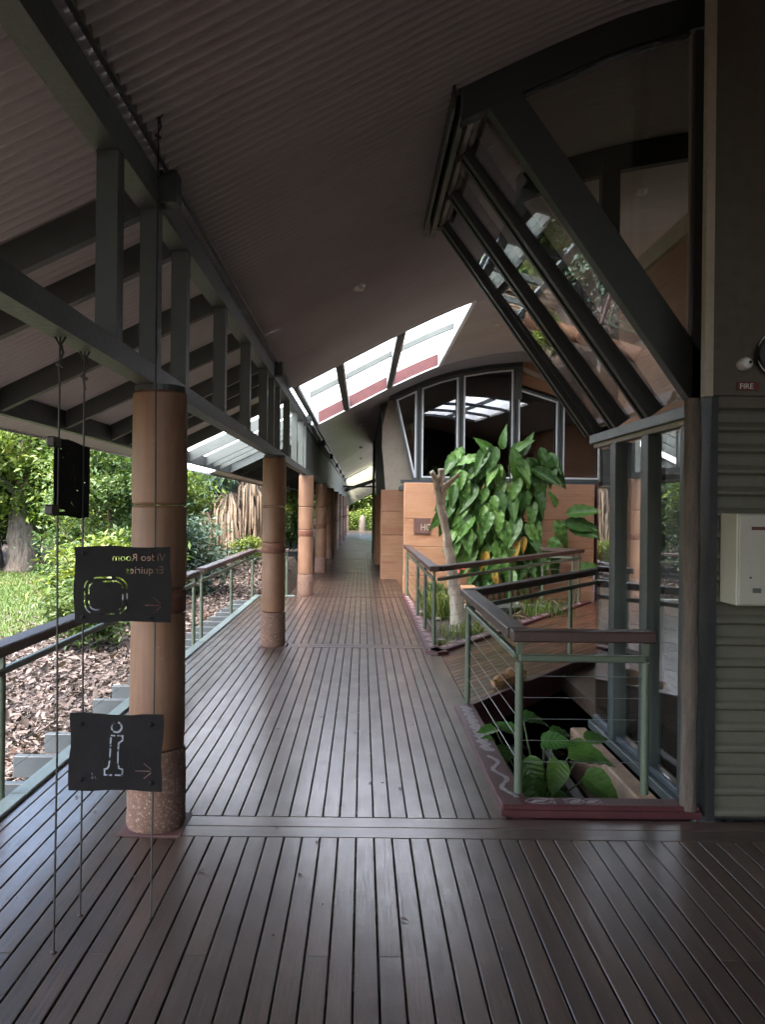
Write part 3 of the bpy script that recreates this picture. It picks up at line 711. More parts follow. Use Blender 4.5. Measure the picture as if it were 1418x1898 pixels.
# gable pane with a light frame strip
ipx = [x for x in np.linspace(TX+.2, 2.02, 14)]
top = [(x, RZ(x)-.255) for x in ipx]
rk = lambda z: gx_at(z)+.225*dv.z + .0 + .225*abs(dv.x)*0
inner = [(GX+.0, GB+.33)] + [(GX+.0, RZ(GX)-.265)] + top[::-1]
inner = [(x, z) for x, z in inner]
gp = MB().prism([(x, GY0+.05, z) for x, z in inner], (0, .008, 0)).build("gable_pane", M['glass'], np_)
MB().box(GX+.0, GX+.10, GY0, GY0+.1, GB+.02, RZ(GX)-.26).build("gable_frame", M['steel'], np_)
MB().box(GX-.016, GX-.004, GY0+.03, GY0+.06, GB+.40, RZ(GX)-.27).build("gable_bead", M['trim'], np_)
for a, b in zip(top[:-1], top[1:]): pass
along(MB(), TX+.16, GX-.03, GY0+.02, -.262, -.25, .06, 16).build("gable_bead", M['black'], np_)
# leaning wall: mullion fins with recessed panes
MY = [5.90, 6.65, 7.40]
for y in MY:
    p = Vector((GX, 0, GB)); q = Vector((TX, 0, GT)); o1 = ov*.045; o2 = -ov*.10
    MB().prism([p+o2+Vector((0, y-.075, 0)), q+o2+Vector((0, y-.075, 0)), q+o1+Vector((0, y-.075, 0)), p+o1+Vector((0, y-.075, 0))], (0, .06, 0)).build("mullion", M['dsteel'], np_, bevel=.003)
    MB().prism([p+o2+Vector((0, y+.003, 0)), q+o2+Vector((0, y+.003, 0)), q+o1*.55+Vector((0, y+.003, 0)), p+o1*.55+Vector((0, y+.003, 0))], (0, .05, 0)).build("mullion", M['steel'], np_, bevel=.003)
    MB().prism([p+o2+Vector((0, y+.062, 0)), q+o2+Vector((0, y+.062, 0)), q+o1*.9+Vector((0, y+.062, 0)), p+o1*.9+Vector((0, y+.062, 0))], (0, .04, 0)).build("mullion", M['dsteel'], np_, bevel=.003)
for y0, y1 in ((5.26, 5.83), (5.96, 6.58), (6.71, 7.31)):
    p = Vector((GX, 0, GB+.03)); q = Vector((TX, 0, GT-.03)); n = -ov*.008
    a = MB().prism([p+Vector((0, y0, 0)), p+Vector((0, y1, 0)), q+Vector((0, y1, 0)), q+Vector((0, y0, 0))], n).build("leaning_pane", M['glass'], np_)
    MB().bar(q+ov*.03-dv*.05+Vector((0, y0, 0)), q+ov*.03-dv*.05+Vector((0, y1, 0)), .05, .05, ov).build("top_bead", M['cab'], np_)
# soffit boards where the leaning wall meets the ceiling
MB().bar((TX-.055, GY0, GT-.01), (TX-.055, 7.5, GT-.01), .035, .30).build("head_board", M['steel'], np_)
MB().bar((TX-.12, GY0-.05, RZ(TX-.1)-.10), (TX-.12, 7.5, RZ(TX-.1)-.10), .02, .16).build("head_board", M['dsteel'], np_)
MB().box(TX-.06, TX+.25, GY1, GY1+.08, GT-.1, RZ(TX)+.02).build("end_board", M['dsteel'], np_)
# lintel, posts and tall vertical windows below
MB().box(GX-.05, GX+.10, 4.72, 7.30, GB-.10, GB-.022).build("lintel", M['edge'], np_, bevel=.006)
MB().box(GX-.02, GX+.06, 4.72, 7.26, GB-.135, GB-.102).build("lintel_bead", M['trim'], np_)
for y in (5.15, 5.90, 6.65):
    MB().box(GX-.03, GX+.10, y-.05, y+.05, -.13, GB-.137).build("window_post", M['wsteel'], np_, bevel=.004)
    MB().box(GX+.0, GX+.08, y+.055, y+.075, -.10, GB-.14).build("window_bead", M['trim'], np_)
    MB().box(GX-.012, GX+.07, y+.08, y+.15, -.10, GB-.14).build("sash_stile", M['dsteel'], np_)
for y0, y1 in ((4.78, 5.10), (5.30, 5.85), (6.05, 6.60), (6.80, 7.26)):
    MB().box(GX+.02, GX+.028, y0, y1, -.08, GB-.14).build("tall_pane", M['glass'], np_)
MB().box(GX-.04, GX+.12, 4.78, 7.28, -.20, -.132).build("window_sill", M['wsteel'], np_, bevel=.005)
MB().box(GX+.0, GX+.08, 4.78, 7.28, -.131, -.085).build("sash_rail", M['joist'], np_, bevel=.005)
MB().box(GX+.02, GX+1.2, 7.27, 7.278, -.08, GB-.14).build("end_pane", M['glass'], np_)
# far gable of the room: arch, post, panes
along(MB(), 1.35, 3.6, GY1-.03, -.28, -.05, .10, 16).build("arch_beam", M['dsteel'], np_)
MB().box(2.09, 2.25, GY1-.05, GY1+.05, GB, RZ(2.2)-.2).build("window_post", M['dsteel'], np_)
# interior: floor, ochre wall with pale coping, dark shade backing
MB().box(GX+.15, 7, 4.8, 12, -.25, -.1).build("floor_slab", M['floor_in'], np_)
MB().box(3.22, 3.40, 5.16, 11.15, -.1, 2.5).build("shade_backing", M['interior'], np_)  # coloured near-black so the room behind the tall panes looks unlit
MB().box(3.20, 3.40, 4.8, 11.15, 2.502, 4.42).build("interior_wall", M['earth'], np_)
MB().box(3.15, 3.42, 4.8, 11.15, 4.422, 4.62).build("wall_coping", M['trim'], np_)
# foreground clad wall
fw = thing("clad_wall", (3.5, 4.6, 0), "dark wall at the right, ribbed cladding below and flat panels above", "wall")
def ribwall(x0, x1, z0, z1, y, pitch=.118):
    n = int((z1-z0)/pitch*8); Z = np.linspace(z0, z1, n+1); ph = ((Z-z0)/pitch) % 1.0
    D = np.interp(ph, [0, .14, .34, .48, 1.0], [0, .024, .024, 0, 0])
    V = []; F = []
    for z, d in zip(Z, D): V += [(x0, y-d, z), (x1, y-d, z)]
    for i in range(n): F.append((2*i, 2*i+1, 2*i+3, 2*i+2))
    return MB().add(V, F)
ribwall(1.955, 4.62, .01, 2.27, 4.60).build("cladding_sheet", M['darkwall'], fw)
MB().box(1.955, 4.62, 4.575, 4.599, 2.272, 2.335).build("head_trim", M['panelwall'], fw)
for a, b in ((1.915, 3.2), (3.204, 4.62)): MB().box(a, b, 4.56, 4.60, 2.338, 4.9).build("wall_panel", M['panelwall'], fw)
MB().box(1.925, 8.4, 4.602, 4.74, 0, 5.3).build("wall_core", M['black'], fw)
MB().box(2.14, 2.24, 4.742, 5.14, -.2, 5.3).build("wall_return", M['black'], fw)
MB().box(1.865, 1.911, 4.545, 4.60, 2.33, 5.1).build("edge_board", M['trim'], fw)
MB().box(1.915, 1.952, 4.57, 4.60, 0.0, 2.33).build("dark_gap_strip", M['black'], fw)  # black strip standing in for the dark gap beside the cladding
side = thing("side_wall", (4.7, 1, 0), "dark side wall closing the walkway beyond the right edge", "wall")
MB().box(4.62, 4.8, -5, 4.6, 0, 5.3).build("wall_core", M['panelwall'], side)
bw = thing("rear_light_wall", (2, -5, 0), "unseen dark wall added behind the viewer to shape the light", "wall")  # added out of view: blocks rear light, high opening lights the ceiling ribs
MB().box(2.9, 4.8, -5.2, -5.0, 2.452, RZ(3.0)-.02).build("wall_core", M['panelwall'], bw)
MB().box(-1.6, 4.8, -5.2, -5.0, 0, 2.45).build("wall_core", M['panelwall'], bw)
for x in (-1.55, .6, 2.8): MB().box(x-.05, x+.05, -5.15, -5.05, 2.452, RZ(x)-.05).build("window_post", M['dsteel'], bw)  # posts of the added light opening, out of view
# rough timber post
pts = []; rs = []
for i in range(22):
    z = 2.33*i/21; pts.append((1.845+.010*mnoise.noise(Vector((0, 0, z*2.2))), 4.66, z)); rs.append(.046+.012*mnoise.noise(Vector((5, 0, z*3.1))))
rp = MB().tube(pts, rs, 14).build("timber_post", M['roughpost'], None, smooth=True); tag(rp, "rough wavy edged timber post between the clad wall and the windows", "post")

# fire fittings
bell = thing("fire_bell", (2.235, 4.5, 2.46), "off white round fire bell with a dark dial on the upper right wall", "bell")
MB().lathe([(.030, 0), (.034, .01), (.032, .035), (.02, .05), (.005, .053)], (0, 0, 0), 24).mesh("x", M['plastic'])
def disc_part(name, parent, prof, mat, pos):
    me = MB().lathe(prof, (0, 0, 0), 28).mesh(name, mat, smooth=True); o = link(name, me, parent, mw=Matrix.Translation(pos) @ Matrix.Rotation(R_(90), 4, 'X')); return o
disc_part("sounder", bell, [(.034, -.02), (.036, .0), (.036, .04), (.025, .058), (.004, .062)], M['plastic'], Vector((2.075, 4.548, 2.505)))
disc_part("sounder_eye", bell, [(.009, 0), (.009, .004)], M['black'], Vector((2.085, 4.484, 2.508)))
disc_part("gong", bell, [(.105, 0), (.11, .02), (.10, .05), (.07, .065), (.02, .07)], M['black'], Vector((2.24, 4.545, 2.56)))
tor = [(2.24+.112*math.cos(a)*.9, 4.515, 2.56+.118*math.sin(a)) for a in np.linspace(0, 2*math.pi, 33)]
MB().tube(tor, .004, 6, False).build("ring", M['plastic'], bell)
fs_ = thing("fire_sign", (2.07, 4.555, 2.405), "small dark red sign reading FIRE on the upper right wall", "sign")
MB().box(2.045, 2.168, 4.552, 4.559, 2.365, 2.412).build("plate", paint("fire_sign_red", (.10, .014, .012), .5), fs_, bevel=.002)
def text_curve(body, size):
    cu = bpy.data.curves.new("txt", 'FONT'); cu.body = body; cu.size = size; cu.resolution_u = 3
    o = bpy.data.objects.new("txt", cu); COL.objects.link(o); return o
def text_mesh(name, body, size, mat, mw, parent, ext=.0008, mirror=False):
    o = text_curve(body, size); o.data.extrude = ext; dg = bpy.context.evaluated_depsgraph_get(); dg.update()
    me = bpy.data.meshes.new_from_object(o.evaluated_get(dg)); bpy.data.objects.remove(o); me.name = name
    me.materials.clear(); me.materials.append(mat); return link(name, me, parent, mw=mw)
FACE = Matrix.Rotation(R_(90), 4, 'X')
text_mesh("lettering", "FIRE", .042, M['plastic'], Matrix.Translation((2.058, 4.5505, 2.374)) @ FACE, fs_)
cb = thing("fire_cabinet", (2.2, 4.5, 1.2), "off white metal cabinet with a red strip on the right wall", "cabinet")
MB().box(1.975, 2.6, 4.38, 4.584, 1.205, 1.690).build("body", M['cab'], cb, bevel=.005)
MB().box(1.985, 2.59, 4.370, 4.3785, 1.212, 1.683).build("door", M['cab'], cb, bevel=.003)
MB().box(2.048, 2.32, 4.3675, 4.3695, 1.605, 1.623).build("red_strip", M['red'], cb)
MB().box(2.055, 2.10, 4.3635, 4.3695, 1.275, 1.30).build("latch", M['steel'], cb, bevel=.002)
disc_part("lock", cb, [(.005, 0), (.005, .004)], M['black'], Vector((2.045, 4.3695, 1.355)))

# ================================================================== FAR GABLE PAVILION and rammed earth walls
FY = 19.7
fp = thing("gable_pavilion", (3.3, 21, 0), "far gabled room with arched dark windows above the earth wall", "building")
sill = 2.377
def winpoly(poly, name="window"):
    c = Vector((sum(p[0] for p in poly)/len(poly), sum(p[1] for p in poly)/len(poly)))
    def inset(d):
        out = []; n = len(poly)
        for i in range(n):
            a, b, e = (Vector(poly[i-1]), Vector(poly[i]), Vector(poly[(i+1) % n])); d1 = (b-a).normalized(); d2 = (e-b).normalized()
            n1 = Vector((-d1.y, d1.x)); n2 = Vector((-d2.y, d2.x)); m = (n1+n2); m = m/max(.3, m.dot(n1)); out.append(b+m*d)
        return out
    area = sum(poly[i-1][0]*poly[i][1]-poly[i][0]*poly[i-1][1] for i in range(len(poly)))
    sg = 1 if area > 0 else -1
    def ring(d0, d1, y0, y1):
        A, B = inset(sg*d0), inset(sg*d1); mb = MB(); n = len(A)
        for i in range(n):
            j = (i+1) % n; q = [A[i], A[j], B[j], B[i]]; mb.prism([(p.x, y0, p.y) for p in q], (0, y1-y0, 0))
        return mb
    f = ring(0, .05, FY, FY+.10).build(name, M['steel'], fp)
    ring(.052, .088, FY+.01, FY+.05).build("bead", M['white'], f)
    MB().prism([(p.x, FY+.062+.088*(p.x-c.x), p.y) for p in inset(sg*.055)], (0, .008, 0)).build("pane", M['dglass'], f)
tz = lambda x: RZ(x) - .12
WX = [.70, 1.31, 2.31, 3.62]
winpoly([(1.17, sill), (1.31, sill), (1.31, tz(1.31)), (.72, tz(.72))])
winpoly([(1.335, sill), (2.30, sill), (2.30, tz(2.30)), (1.8, tz(1.8)), (1.335, tz(1.335))])
winpoly([(2.325, sill), (3.60, sill), (3.60, tz(3.60)), (2.95, tz(2.95)), (2.325, tz(2.325))])
winpoly([(3.625, sill), (4.66, sill), (4.66, 4.30), (3.625, 4.62)])
winpoly([(4.685, sill), (5.66, sill), (5.66, 3.98), (4.685, 4.29)])
winpoly([(5.685, sill), (6.9, sill), (6.9, 3.6), (5.685, 3.97)])
along(MB(), .60, 3.75, FY-.06, -.12, -.02, .16, 16).build("arch_beam", M['dsteel'], fp)
MB().box(3.60, 3.74, FY-.05, FY+.1, 4.3, tz(3.7)).build("window_post", M['steel'], fp)
MB().box(.9, 7, FY-.03, FY+.12, sill-.09, sill-.003).build("window_sill", M['joist'], fp)
# ochre gable infill over the lower windows and its pale verge
MB().prism([(3.745, FY+.02, 4.66), (5.7, FY+.02, 4.05), (5.7, FY+.02, 5.1), (3.745, FY+.02, 5.2)], (0, .06, 0)).build("gable_infill", M['earth'], fp)
MB().bar((3.76, FY-.02, 5.02), (4.9, FY-.02, 4.55), .05, .10).build("verge_board", M['beige'], fp)
# dark room behind
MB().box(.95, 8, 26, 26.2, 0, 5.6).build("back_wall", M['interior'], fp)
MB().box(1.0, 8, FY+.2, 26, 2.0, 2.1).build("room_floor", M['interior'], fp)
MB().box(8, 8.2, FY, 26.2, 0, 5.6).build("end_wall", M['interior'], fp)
# beige leaning end wall and dark leaning side wall
MB().prism([(.56, 20.32, 2.15), (1.22, 20.32, 2.15), (1.22, 20.32, 2.4), (.80, 20.32, 4.1), (.70, 20.32, RZ(.7)-.03), (.60, 20.32, RZ(.6)-.03), (.47, 20.32, 3.7), (.46, 20.32, 3.2)], (0, .1, 0)).build("end_panel", M['beige'], fp)
MB().prism([(.55, 20.43, 2.15), (.62, 20.43, 2.15), (.52, 20.43, RZ(.5)-.03), (.42, 20.43, RZ(.42)-.03)], (0, 13, 0)).build("side_panel", M['dsteel'], fp)
MB().box(.36, .45, 31, 31.2, 0, 4.2).build("side_panel", M['dsteel'], fp)

def earth_wall(name, x0, x1, y0, y1, z1, label, lifts, seed=1):
    th = thing(name, ((x0+x1)/2, (y0+y1)/2, 0), label, "wall"); r = random.Random(seed); zs = [-.3] + lifts + [z1]
    for a, b in zip(zs[:-1], zs[1:]):
        e = r.uniform(-.003, .003); MB().box(x0+e, x1-e, y0+e, y1-e, a+.0025, b-.0025).build("course", M['earth'], th, bevel=.008)
    MB().box(x0+.02, x1-.02, y0+.02, y1-.02, -.3, z1-.01).build("core", M['earth'], th)
    return th
ew = earth_wall("earth_wall", .82, 4.52, 16.2, 16.62, 2.20, "long ochre rammed earth wall behind the leafy climber", [.38, .95, 1.50])
earth_wall("earth_wall", .44, 1.24, 19.9, 20.3, 2.14, "ochre earth wall stub with a dark crack, left of the plaque wall", [.55, 1.06, 1.62], 2)
earth_wall("earth_wall", .40, .62, 25, 30.0, 2.1, "dim ochre earth wall far along the right of the walkway", [.6, 1.3], 3)
MB().box(.85, 6.5, 16.64, FY-.06, 2.10, 2.19).build("ledge_roof", M['joist'], fp)
dp = MB().box(4.56, 4.64, 16.15, 16.27, -.1, 2.24).build("door_post", M['redk'], None, bevel=.004); tag(dp, "oxide red door post at the right end of the ochre wall", "post")
ct = thing("court_bounce_wall", (8.4, 12, 0), "unseen ochre wall added to shut out sky and bounce light into the court", "wall"); MB().box(8.2, 8.4, 4.6, 20, -.9, 4.7).build("wall_core", M['earth'], ct)  # added out of view: keeps sky out of the panes, ochre for bounce
dk = earth_wall("earth_wall", 4.72, 6.6, 16.2, 16.62, 2.20, "ochre rammed earth wall right of the red door post, seen past the tall windows", [.40, .97, 1.52], 5)
# plaque
pq = thing("wall_plaque", (1.16, 16.18, 1.5), "dark brown plaque lettered HO on the ochre wall", "sign")
MB().box(1.0, 1.325, 16.175, 16.192, 1.21, 1.51).build("plate", M['plaque'], pq, bevel=.003)
text_mesh("lettering", "HO", .19, M['trim'], Matrix.Translation((1.13, 16.1735, 1.27)) @ FACE @ Matrix.Diagonal((.75, 1, 1, 1)), pq)
mb = MB()
for i in range(6): mb.box(1.035+i*.026, 1.055+i*.026, 16.172, 16.1745, 1.462, 1.478)
mb.build("small_print", M['panelwall'], pq)

# ================================================================== RAILINGS
def railing(name, pts, posts, label, H=1.0, z0=-.02, wires=5, hw=.125, hh=.065, ext0=.03, ext1=.03, postz=None):
    th = thing(name, (*pts[0], 0), label, "railing", "timber topped railings with green tube frames")
    P = [Vector((*p, 0)) for p in pts]; n = len(P); Z = Vector((0, 0, 1))
    for i in range(n-1):
        d = (P[i+1]-P[i]).normalized(); a = P[i]-d*(ext0 if i == 0 else 0); b = P[i+1]+d*(ext1 if i == n-2 else 0)
        MB().bar(a+Z*(H-hh/2), b+Z*(H-hh/2), hw, hh).build("handrail", M['rail'], th, bevel=.008)
        MB().bar(P[i]+Z*(H-.165), P[i+1]+Z*(H-.165), .042, .042).build("top_tube", M['green'], th, bevel=.008)
        mb = MB()
        for k in range(wires): z = H-.27-k*.125; mb.tube([P[i]+Z*z, P[i+1]+Z*z], .0022, 5)
        mb.build("wire", M['cable'], th)
    for j, (x, y) in enumerate(posts):
        zz = z0 if postz is None else postz[j]
        MB().tube([(x, y, zz), (x, y, H-.186)], .024, 12).build("post", M['green'], th, smooth=True)
        MB().box(x-.016, x+.016, y-.016, y+.016, H-.144, H-hh).build("stub", M['green'], th)
    return th
railing("railing", [(.925, 4.85), (1.66, 4.85)], [(.926, 4.85), (1.662, 4.85)], "short dark topped rail facing the camera above the pond", z0=.05, ext0=.05, ext1=.05)
railing("railing", [(.925, 4.92), (.93, 7.22)], [(.93, 7.22)], "low side rail along the deck edge beside the pond", z0=-.2, ext0=.0, ext1=.07)
railing("railing", [(.95, 7.24), (3.2, 10.55)], [(2.33, 9.27), (3.2, 10.55)], "rail on the near edge of the red edged bridge", z0=-.3, ext0=.05)
railing("railing", [(.86, 15.95), (.88, 10.12)], [(.86, 15.75), (.87, 12.9), (.872, 11.4), (.885, 10.12)], "rail along the walkway side of the garden bed", z0=.04, ext1=.06)
railing("railing", [(.94, 10.16), (3.95, 15.0)], [(2.19, 12.17), (3.72, 14.63), (3.9, 14.92)], "rail between the garden bed and the bridge", z0=.04, ext0=.02)
railing("railing", [(3.35, 15.4), (3.92, 15.02)], [(3.35, 15.4)], "short return rail at the far corner of the garden bed", z0=.04)
LP = [(-2.07, y) for y in (1.9, 4.79, 7.6, 10.25, 10.75, 13.2, 15.75)]
railing("railing", [(-2.07, -1), (-2.07, 10.3)], LP[:4], "long rail along the left deck edge behind the hanging signs", H=.90, z0=-.12)
railing("railing", [(-2.07, 10.7), (-2.07, 15.8)], LP[4:], "rail on the left deck edge between second and third columns", H=.90, z0=-.12)
railing("railing", [(-2.0, 15.84), (-1.42, 15.84)], [(-1.55, 15.84), (-1.43, 15.84)], "short cross rail ending beside the third column", H=.90, z0=.02)
MB().box(-2.0, -1.27, 15.79, 15.89, -.02, .02).build("cross_beam", M['edge'], deck, bevel=.005)

q = np.random.default_rng(91); mb = MB()
for i in range(70):
    x = q.uniform(-1.8, .7); y = q.uniform(2.6, 15); s_ = q.uniform(.008, .028); a = q.uniform(0, 6.3); c_, d_ = math.cos(a)*s_, math.sin(a)*s_
    mb.add([(x-c_, y-d_, .004), (x+d_*.4, y-c_*.4, .009), (x+c_, y+d_, .004), (x-d_*.4, y+c_*.4, .007)], [(0, 1, 2, 3)])
mb.build("fallen_leaves", M['litter'], None, kind='stuff')
# ================================================================== HANGING SIGNS (cut plates on wires)
def wire(p, q, label):
    th = thing("sign_wire", q, label, "wire", "wires carrying the hanging signs")
    p = Vector(p); q = Vector(q); MB().tube([q, q+(p-q)*.33+Vector((.004, .003, 0)), q+(p-q)*.7+Vector((-.003, 0, 0)), p], .0042, 6).build("cable", M['wire'], th)
    MB().tube([p+Vector((-.02, 0, 0)), p+Vector((0, 0, -.035)), p+Vector((.02, 0, 0))], .005, 6).tube([p+Vector((-.014, 0, -.10)), p+Vector((.012, 0, -.115))], .007, 6).tube([p+Vector((.0, .0, -.02)), p+Vector((.012, 0, -.06)), p+Vector((-.006, 0, -.1)), p+Vector((.002, 0, -.16))], .005, 6).build("turnbuckle", M['wire'], th)
    MB().lathe([(.012, 0), (.012, .004), (.006, .008)], q, 12).build("floor_eye", M['wire'], th)
wire((-1.153, 3.15, 2.334), (-1.153, 3.15, 0), "leftmost sign wire running down past the map plate")
wire((-1.159, 3.447, 2.334), (-1.150, 3.437, 0), "middle sign wire at the left edge of the two lower plates")
wire((-.962, 3.84, RZ(-.962)-.03), (-.855, 3.43, 0), "right sign wire slanting from the ceiling to the deck")
def stencil(name, W, H, holes, texts, mw, label, seed):
    r = random.Random(seed)
    cu = bpy.data.curves.new(name, 'CURVE'); cu.dimensions = '2D'; cu.fill_mode = 'BOTH'; cu.extrude = .002; cu.resolution_u = 3
    def poly(pts):
        s = cu.splines.new('POLY'); s.points.add(len(pts)-1)
        for pt, q in zip(s.points, pts): pt.co = (q[0], q[1], 0, 1)
        s.use_cyclic_u = True
    ed = []; N = 9
    c = [(-W/2, -H/2), (W/2, -H/2), (W/2, H/2), (-W/2, H/2)]
    for i in range(4):
        a, b = Vector(c[i]), Vector(c[(i+1) % 4]); d = (b-a).normalized(); n = Vector((d.y, -d.x)); ph = r.uniform(0, 6)
        for k in range(N): u = k/N; ed.append(a+(b-a)*u+n*(.006*math.sin(ph+u*5.5)*math.sin(math.pi*u)+r.uniform(-.001, .001)))
    poly(ed)
    for h in holes: poly(h)
    for (body, size, x, y) in texts:
        o = text_curve(body, size); dg = bpy.context.evaluated_depsgraph_get(); dg.update(); tc = o.to_curve(dg, apply_modifiers=False)
        for s in tc.splines:
            pts = []; bp = s.bezier_points; n = len(bp)
            for i in range(n):
                a, b = bp[i], bp[(i+1) % n]
                for k in range(3):
                    u = k/3; v = 1-u; p = a.co*v**3 + a.handle_right*3*v*v*u + b.handle_left*3*v*u*u + b.co*u**3; pts.append((x-p.x, y+p.y))
            # drop coincident points
            q = [pts[0]]
            for p in pts[1:]:
                if (Vector(p)-Vector(q[-1])).length > 1e-5: q.append(p)
            if len(q) > 2: poly(q)
        o.to_curve_clear(); bpy.data.objects.remove(o)
    ob = bpy.data.objects.new(name, cu); COL.objects.link(ob); dg = bpy.context.evaluated_depsgraph_get(); dg.update()
    me = bpy.data.meshes.new_from_object(ob.evaluated_get(dg)); bpy.data.objects.remove(ob); me.materials.clear(); me.materials.append(M['sign'])
    th = thing(name, mw.translation, label, "sign", "black cut out signs hanging on wires")
    link("plate", me, th, mw=mw @ FACE)
    return th
def sub(pts, a, b):
    n = len(pts); return pts[int(a*n):max(int(a*n)+2, int(b*n))]
def rrect(cx, cy, w_, h_, r, n=10, bow=.0):
    P = []
    for (sx, sy, a0) in ((1, 1, 0), (-1, 1, 90), (-1, -1, 180), (1, -1, 270)):
        for k in range(n+1):
            a = R_(a0+90*k/n); P.append((cx+sx*(w_/2-r)+r*math.cos(a), cy+sy*(h_/2-r)+r*math.sin(a)))
    out = []
    for i in range(len(P)):
        a, b = Vector(P[i]), Vector(P[(i+1) % len(P)]); m = max(1, int((b-a).length/.006))
        for k in range(m): out.append(tuple(a+(b-a)*k/m))
    return out
def seg(a, b, wd=.006, n=2): return stroke_poly([Vector(a)+(Vector(b)-Vector(a))*i/(n-1) for i in range(n)], wd)
def arrow(x, y): return [seg((x-.075, y), (x-.012, y), .0035), seg((x-.040, y+.032), (x-.008, y+.006), .0035), seg((x-.040, y-.032), (x-.008, y-.006), .0035)]
# video room plate
tv = rrect(-.070, -.045, .175, .150, .045); tv2 = rrect(-.070, -.045, .140, .118, .032)
H1 = []
for a, b in ((.0, .13), (.15, .30), (.33, .40), (.42, .60), (.66, .78), (.80, .985)): H1.append(stroke_poly(sub(tv, a, b), .0065))
for a, b in ((.02, .24), (.33, .46), (.49, .72), (.82, .98)): H1.append(stroke_poly(sub(tv2, a, b), .007))
H1 += [seg((-.118+.011*i, -.121), (-.112+.011*i, -.121), .0045) for i in range(3)] + arrow(.165, -.085)
Yb = 3.437
stencil("hanging_sign", .395, .312, H1, [("Video Room", .043, .176, .098), ("Enquiries", .043, .170, .046)], Matrix.Translation((-.985, Yb-.012, 1.372)) @ Matrix.Rotation(R_(-.8), 4, 'Y'),
        "black plate cut with reversed Video Room Enquiries and a screen outline", 3)
# information plate
H2 = []
ring = [(-.0+.021*math.cos(a), .1035+.021*math.sin(a)) for a in np.linspace(R_(105), R_(435), 26)]; H2.append(stroke_poly(ring, .0085))
iL = [(-.022, .068), (-.024, .02), (-.024, -.04), (-.034, -.068), (-.046, -.074), (-.046, -.094)]
iR = [(.006, .068), (.026, .068), (.026, .048), (.010, .040), (.010, -.03), (.012, -.062), (.022, -.074), (.030, -.074), (.030, -.094), (.006, -.094)]
H2 += [seg((-.024, .0685), (-.004, .0685), .007), seg((-.0225, .062), (-.024, .022), .008), seg((-.024, .016), (-.025, -.028), .008), stroke_poly([(-.026, -.034), (-.029, -.058), (-.036, -.068), (-.046, -.070), (-.046, -.094), (-.014, -.094)], .0075)]
H2 += [stroke_poly([(.004, .0685), (.026, .0685), (.026, .050), (.010, .038), (.008, .0), (.008, -.04), (.013, -.066), (.028, -.070), (.028, -.094), (-.004, -.094)], .0075)]
H2 += arrow(.155, -.075) + [seg((-.098, -.085), (-.094, -.105), .003), seg((-.102, -.108), (-.090, -.108), .003), seg((-.086, -.10), (-.080, -.112), .003)]
stencil("hanging_sign", .385, .318, H2, [], Matrix.Translation((-1.005, Yb-.012, .682)) @ Matrix.Rotation(R_(.5), 4, 'Y'), "lowest black plate cut with a large letter i and an arrow", 8)
H3 = [seg(a, b, w_) for a, b, w_ in [((-.145, .112), (-.125, .110), .006), ((-.075, .10), (-.06, .098), .004), ((-.12, .08), (-.105, .078), .005), ((.0, .06), (.008, .03), .003), ((.02, .02), (.022, -.01), .006), ((.025, -.02), (.035, -.045), .003), ((.045, -.04), (.075, -.045), .006), ((.14, .03), (.143, .008), .007), ((.128, -.003), (.155, -.004), .004), ((.148, -.012), (.152, -.022), .006), ((-.02, -.09), (.012, -.105), .007), ((.15, -.07), (.158, -.072), .006), ((-.15, -.128), (-.08, -.126), .009), ((.06, -.128), (.07, -.125), .006)]]
stencil("hanging_sign", .40, .298, H3, [], Matrix.Translation((-1.165, 3.335, 1.80)) @ Matrix.Rotation(R_(90), 4, 'Z') @ Matrix.Rotation(R_(1.5), 4, 'Y'), "upper black plate turned side on with small map cut outs", 5)
for (x, y, z, ob) in [(-1.145, Yb-.018, 1.50, 0), (-.872, Yb-.018, 1.50, 0), (-1.148, Yb-.018, 1.24, 0), (-.868, Yb-.018, 1.24, 0)]:
    disc_part("hook_bolt", bpy.data.objects["hanging_sign"], [(.008, 0), (.009, .003), (.005, .006)], M['sign'], Vector((x, y, z)))
for (x, y, z) in [(-1.150, Yb-.018, .80), (-.863, Yb-.018, .80), (-1.15, Yb-.018, .57), (-.860, Yb-.018, .56)]:
    disc_part("hook_bolt", bpy.data.objects["hanging_sign.001"], [(.009, 0), (.010, .003), (.005, .006)], M['sign'], Vector((x, y, z)))
hs2 = bpy.data.objects["hanging_sign.002"]
MB().box(-1.185, -1.15, 3.10, 3.17, 1.915, 1.955).build("hook_bolt", M['wire'], hs2, bevel=.006)
MB().box(-1.185, -1.15, 3.09, 3.16, 1.66, 1.70).build("hook_bolt", M['wire'], hs2, bevel=.006)

# ================================================================== SMOKE DETECTORS
def detector(x, y, label):
    z = RZ(x)-.03; th = thing("smoke_detector", (x, y, z), label, "detector", "white smoke detectors on the ceiling")
    MB().lathe([(.03, -.048), (.05, -.044), (.055, -.02), (.052, -.018)], (x, y, z), 24).build("head", M['plastic'], th, smooth=True)
    MB().lathe([(.062, -.017), (.065, 0), (.06, .012)], (x, y, z), 24).build("mount", M['plastic'], th, smooth=True)
detector(-.065, 8.55, "white smoke detector nearest the viewer on the ribbed ceiling")
detector(2.35, 14.7, "white smoke detector above the arched windows")
detector(-.10, 22.5, "white smoke detector just beyond the skylight")
detector(-.10, 31.0, "white smoke detector halfway down the dim far ceiling")
detector(-.10, 38.0, "white smoke detector farthest down the dim ceiling")
detector(2.92, 8.8, "white smoke detector on the ceiling seen through the gable glass")

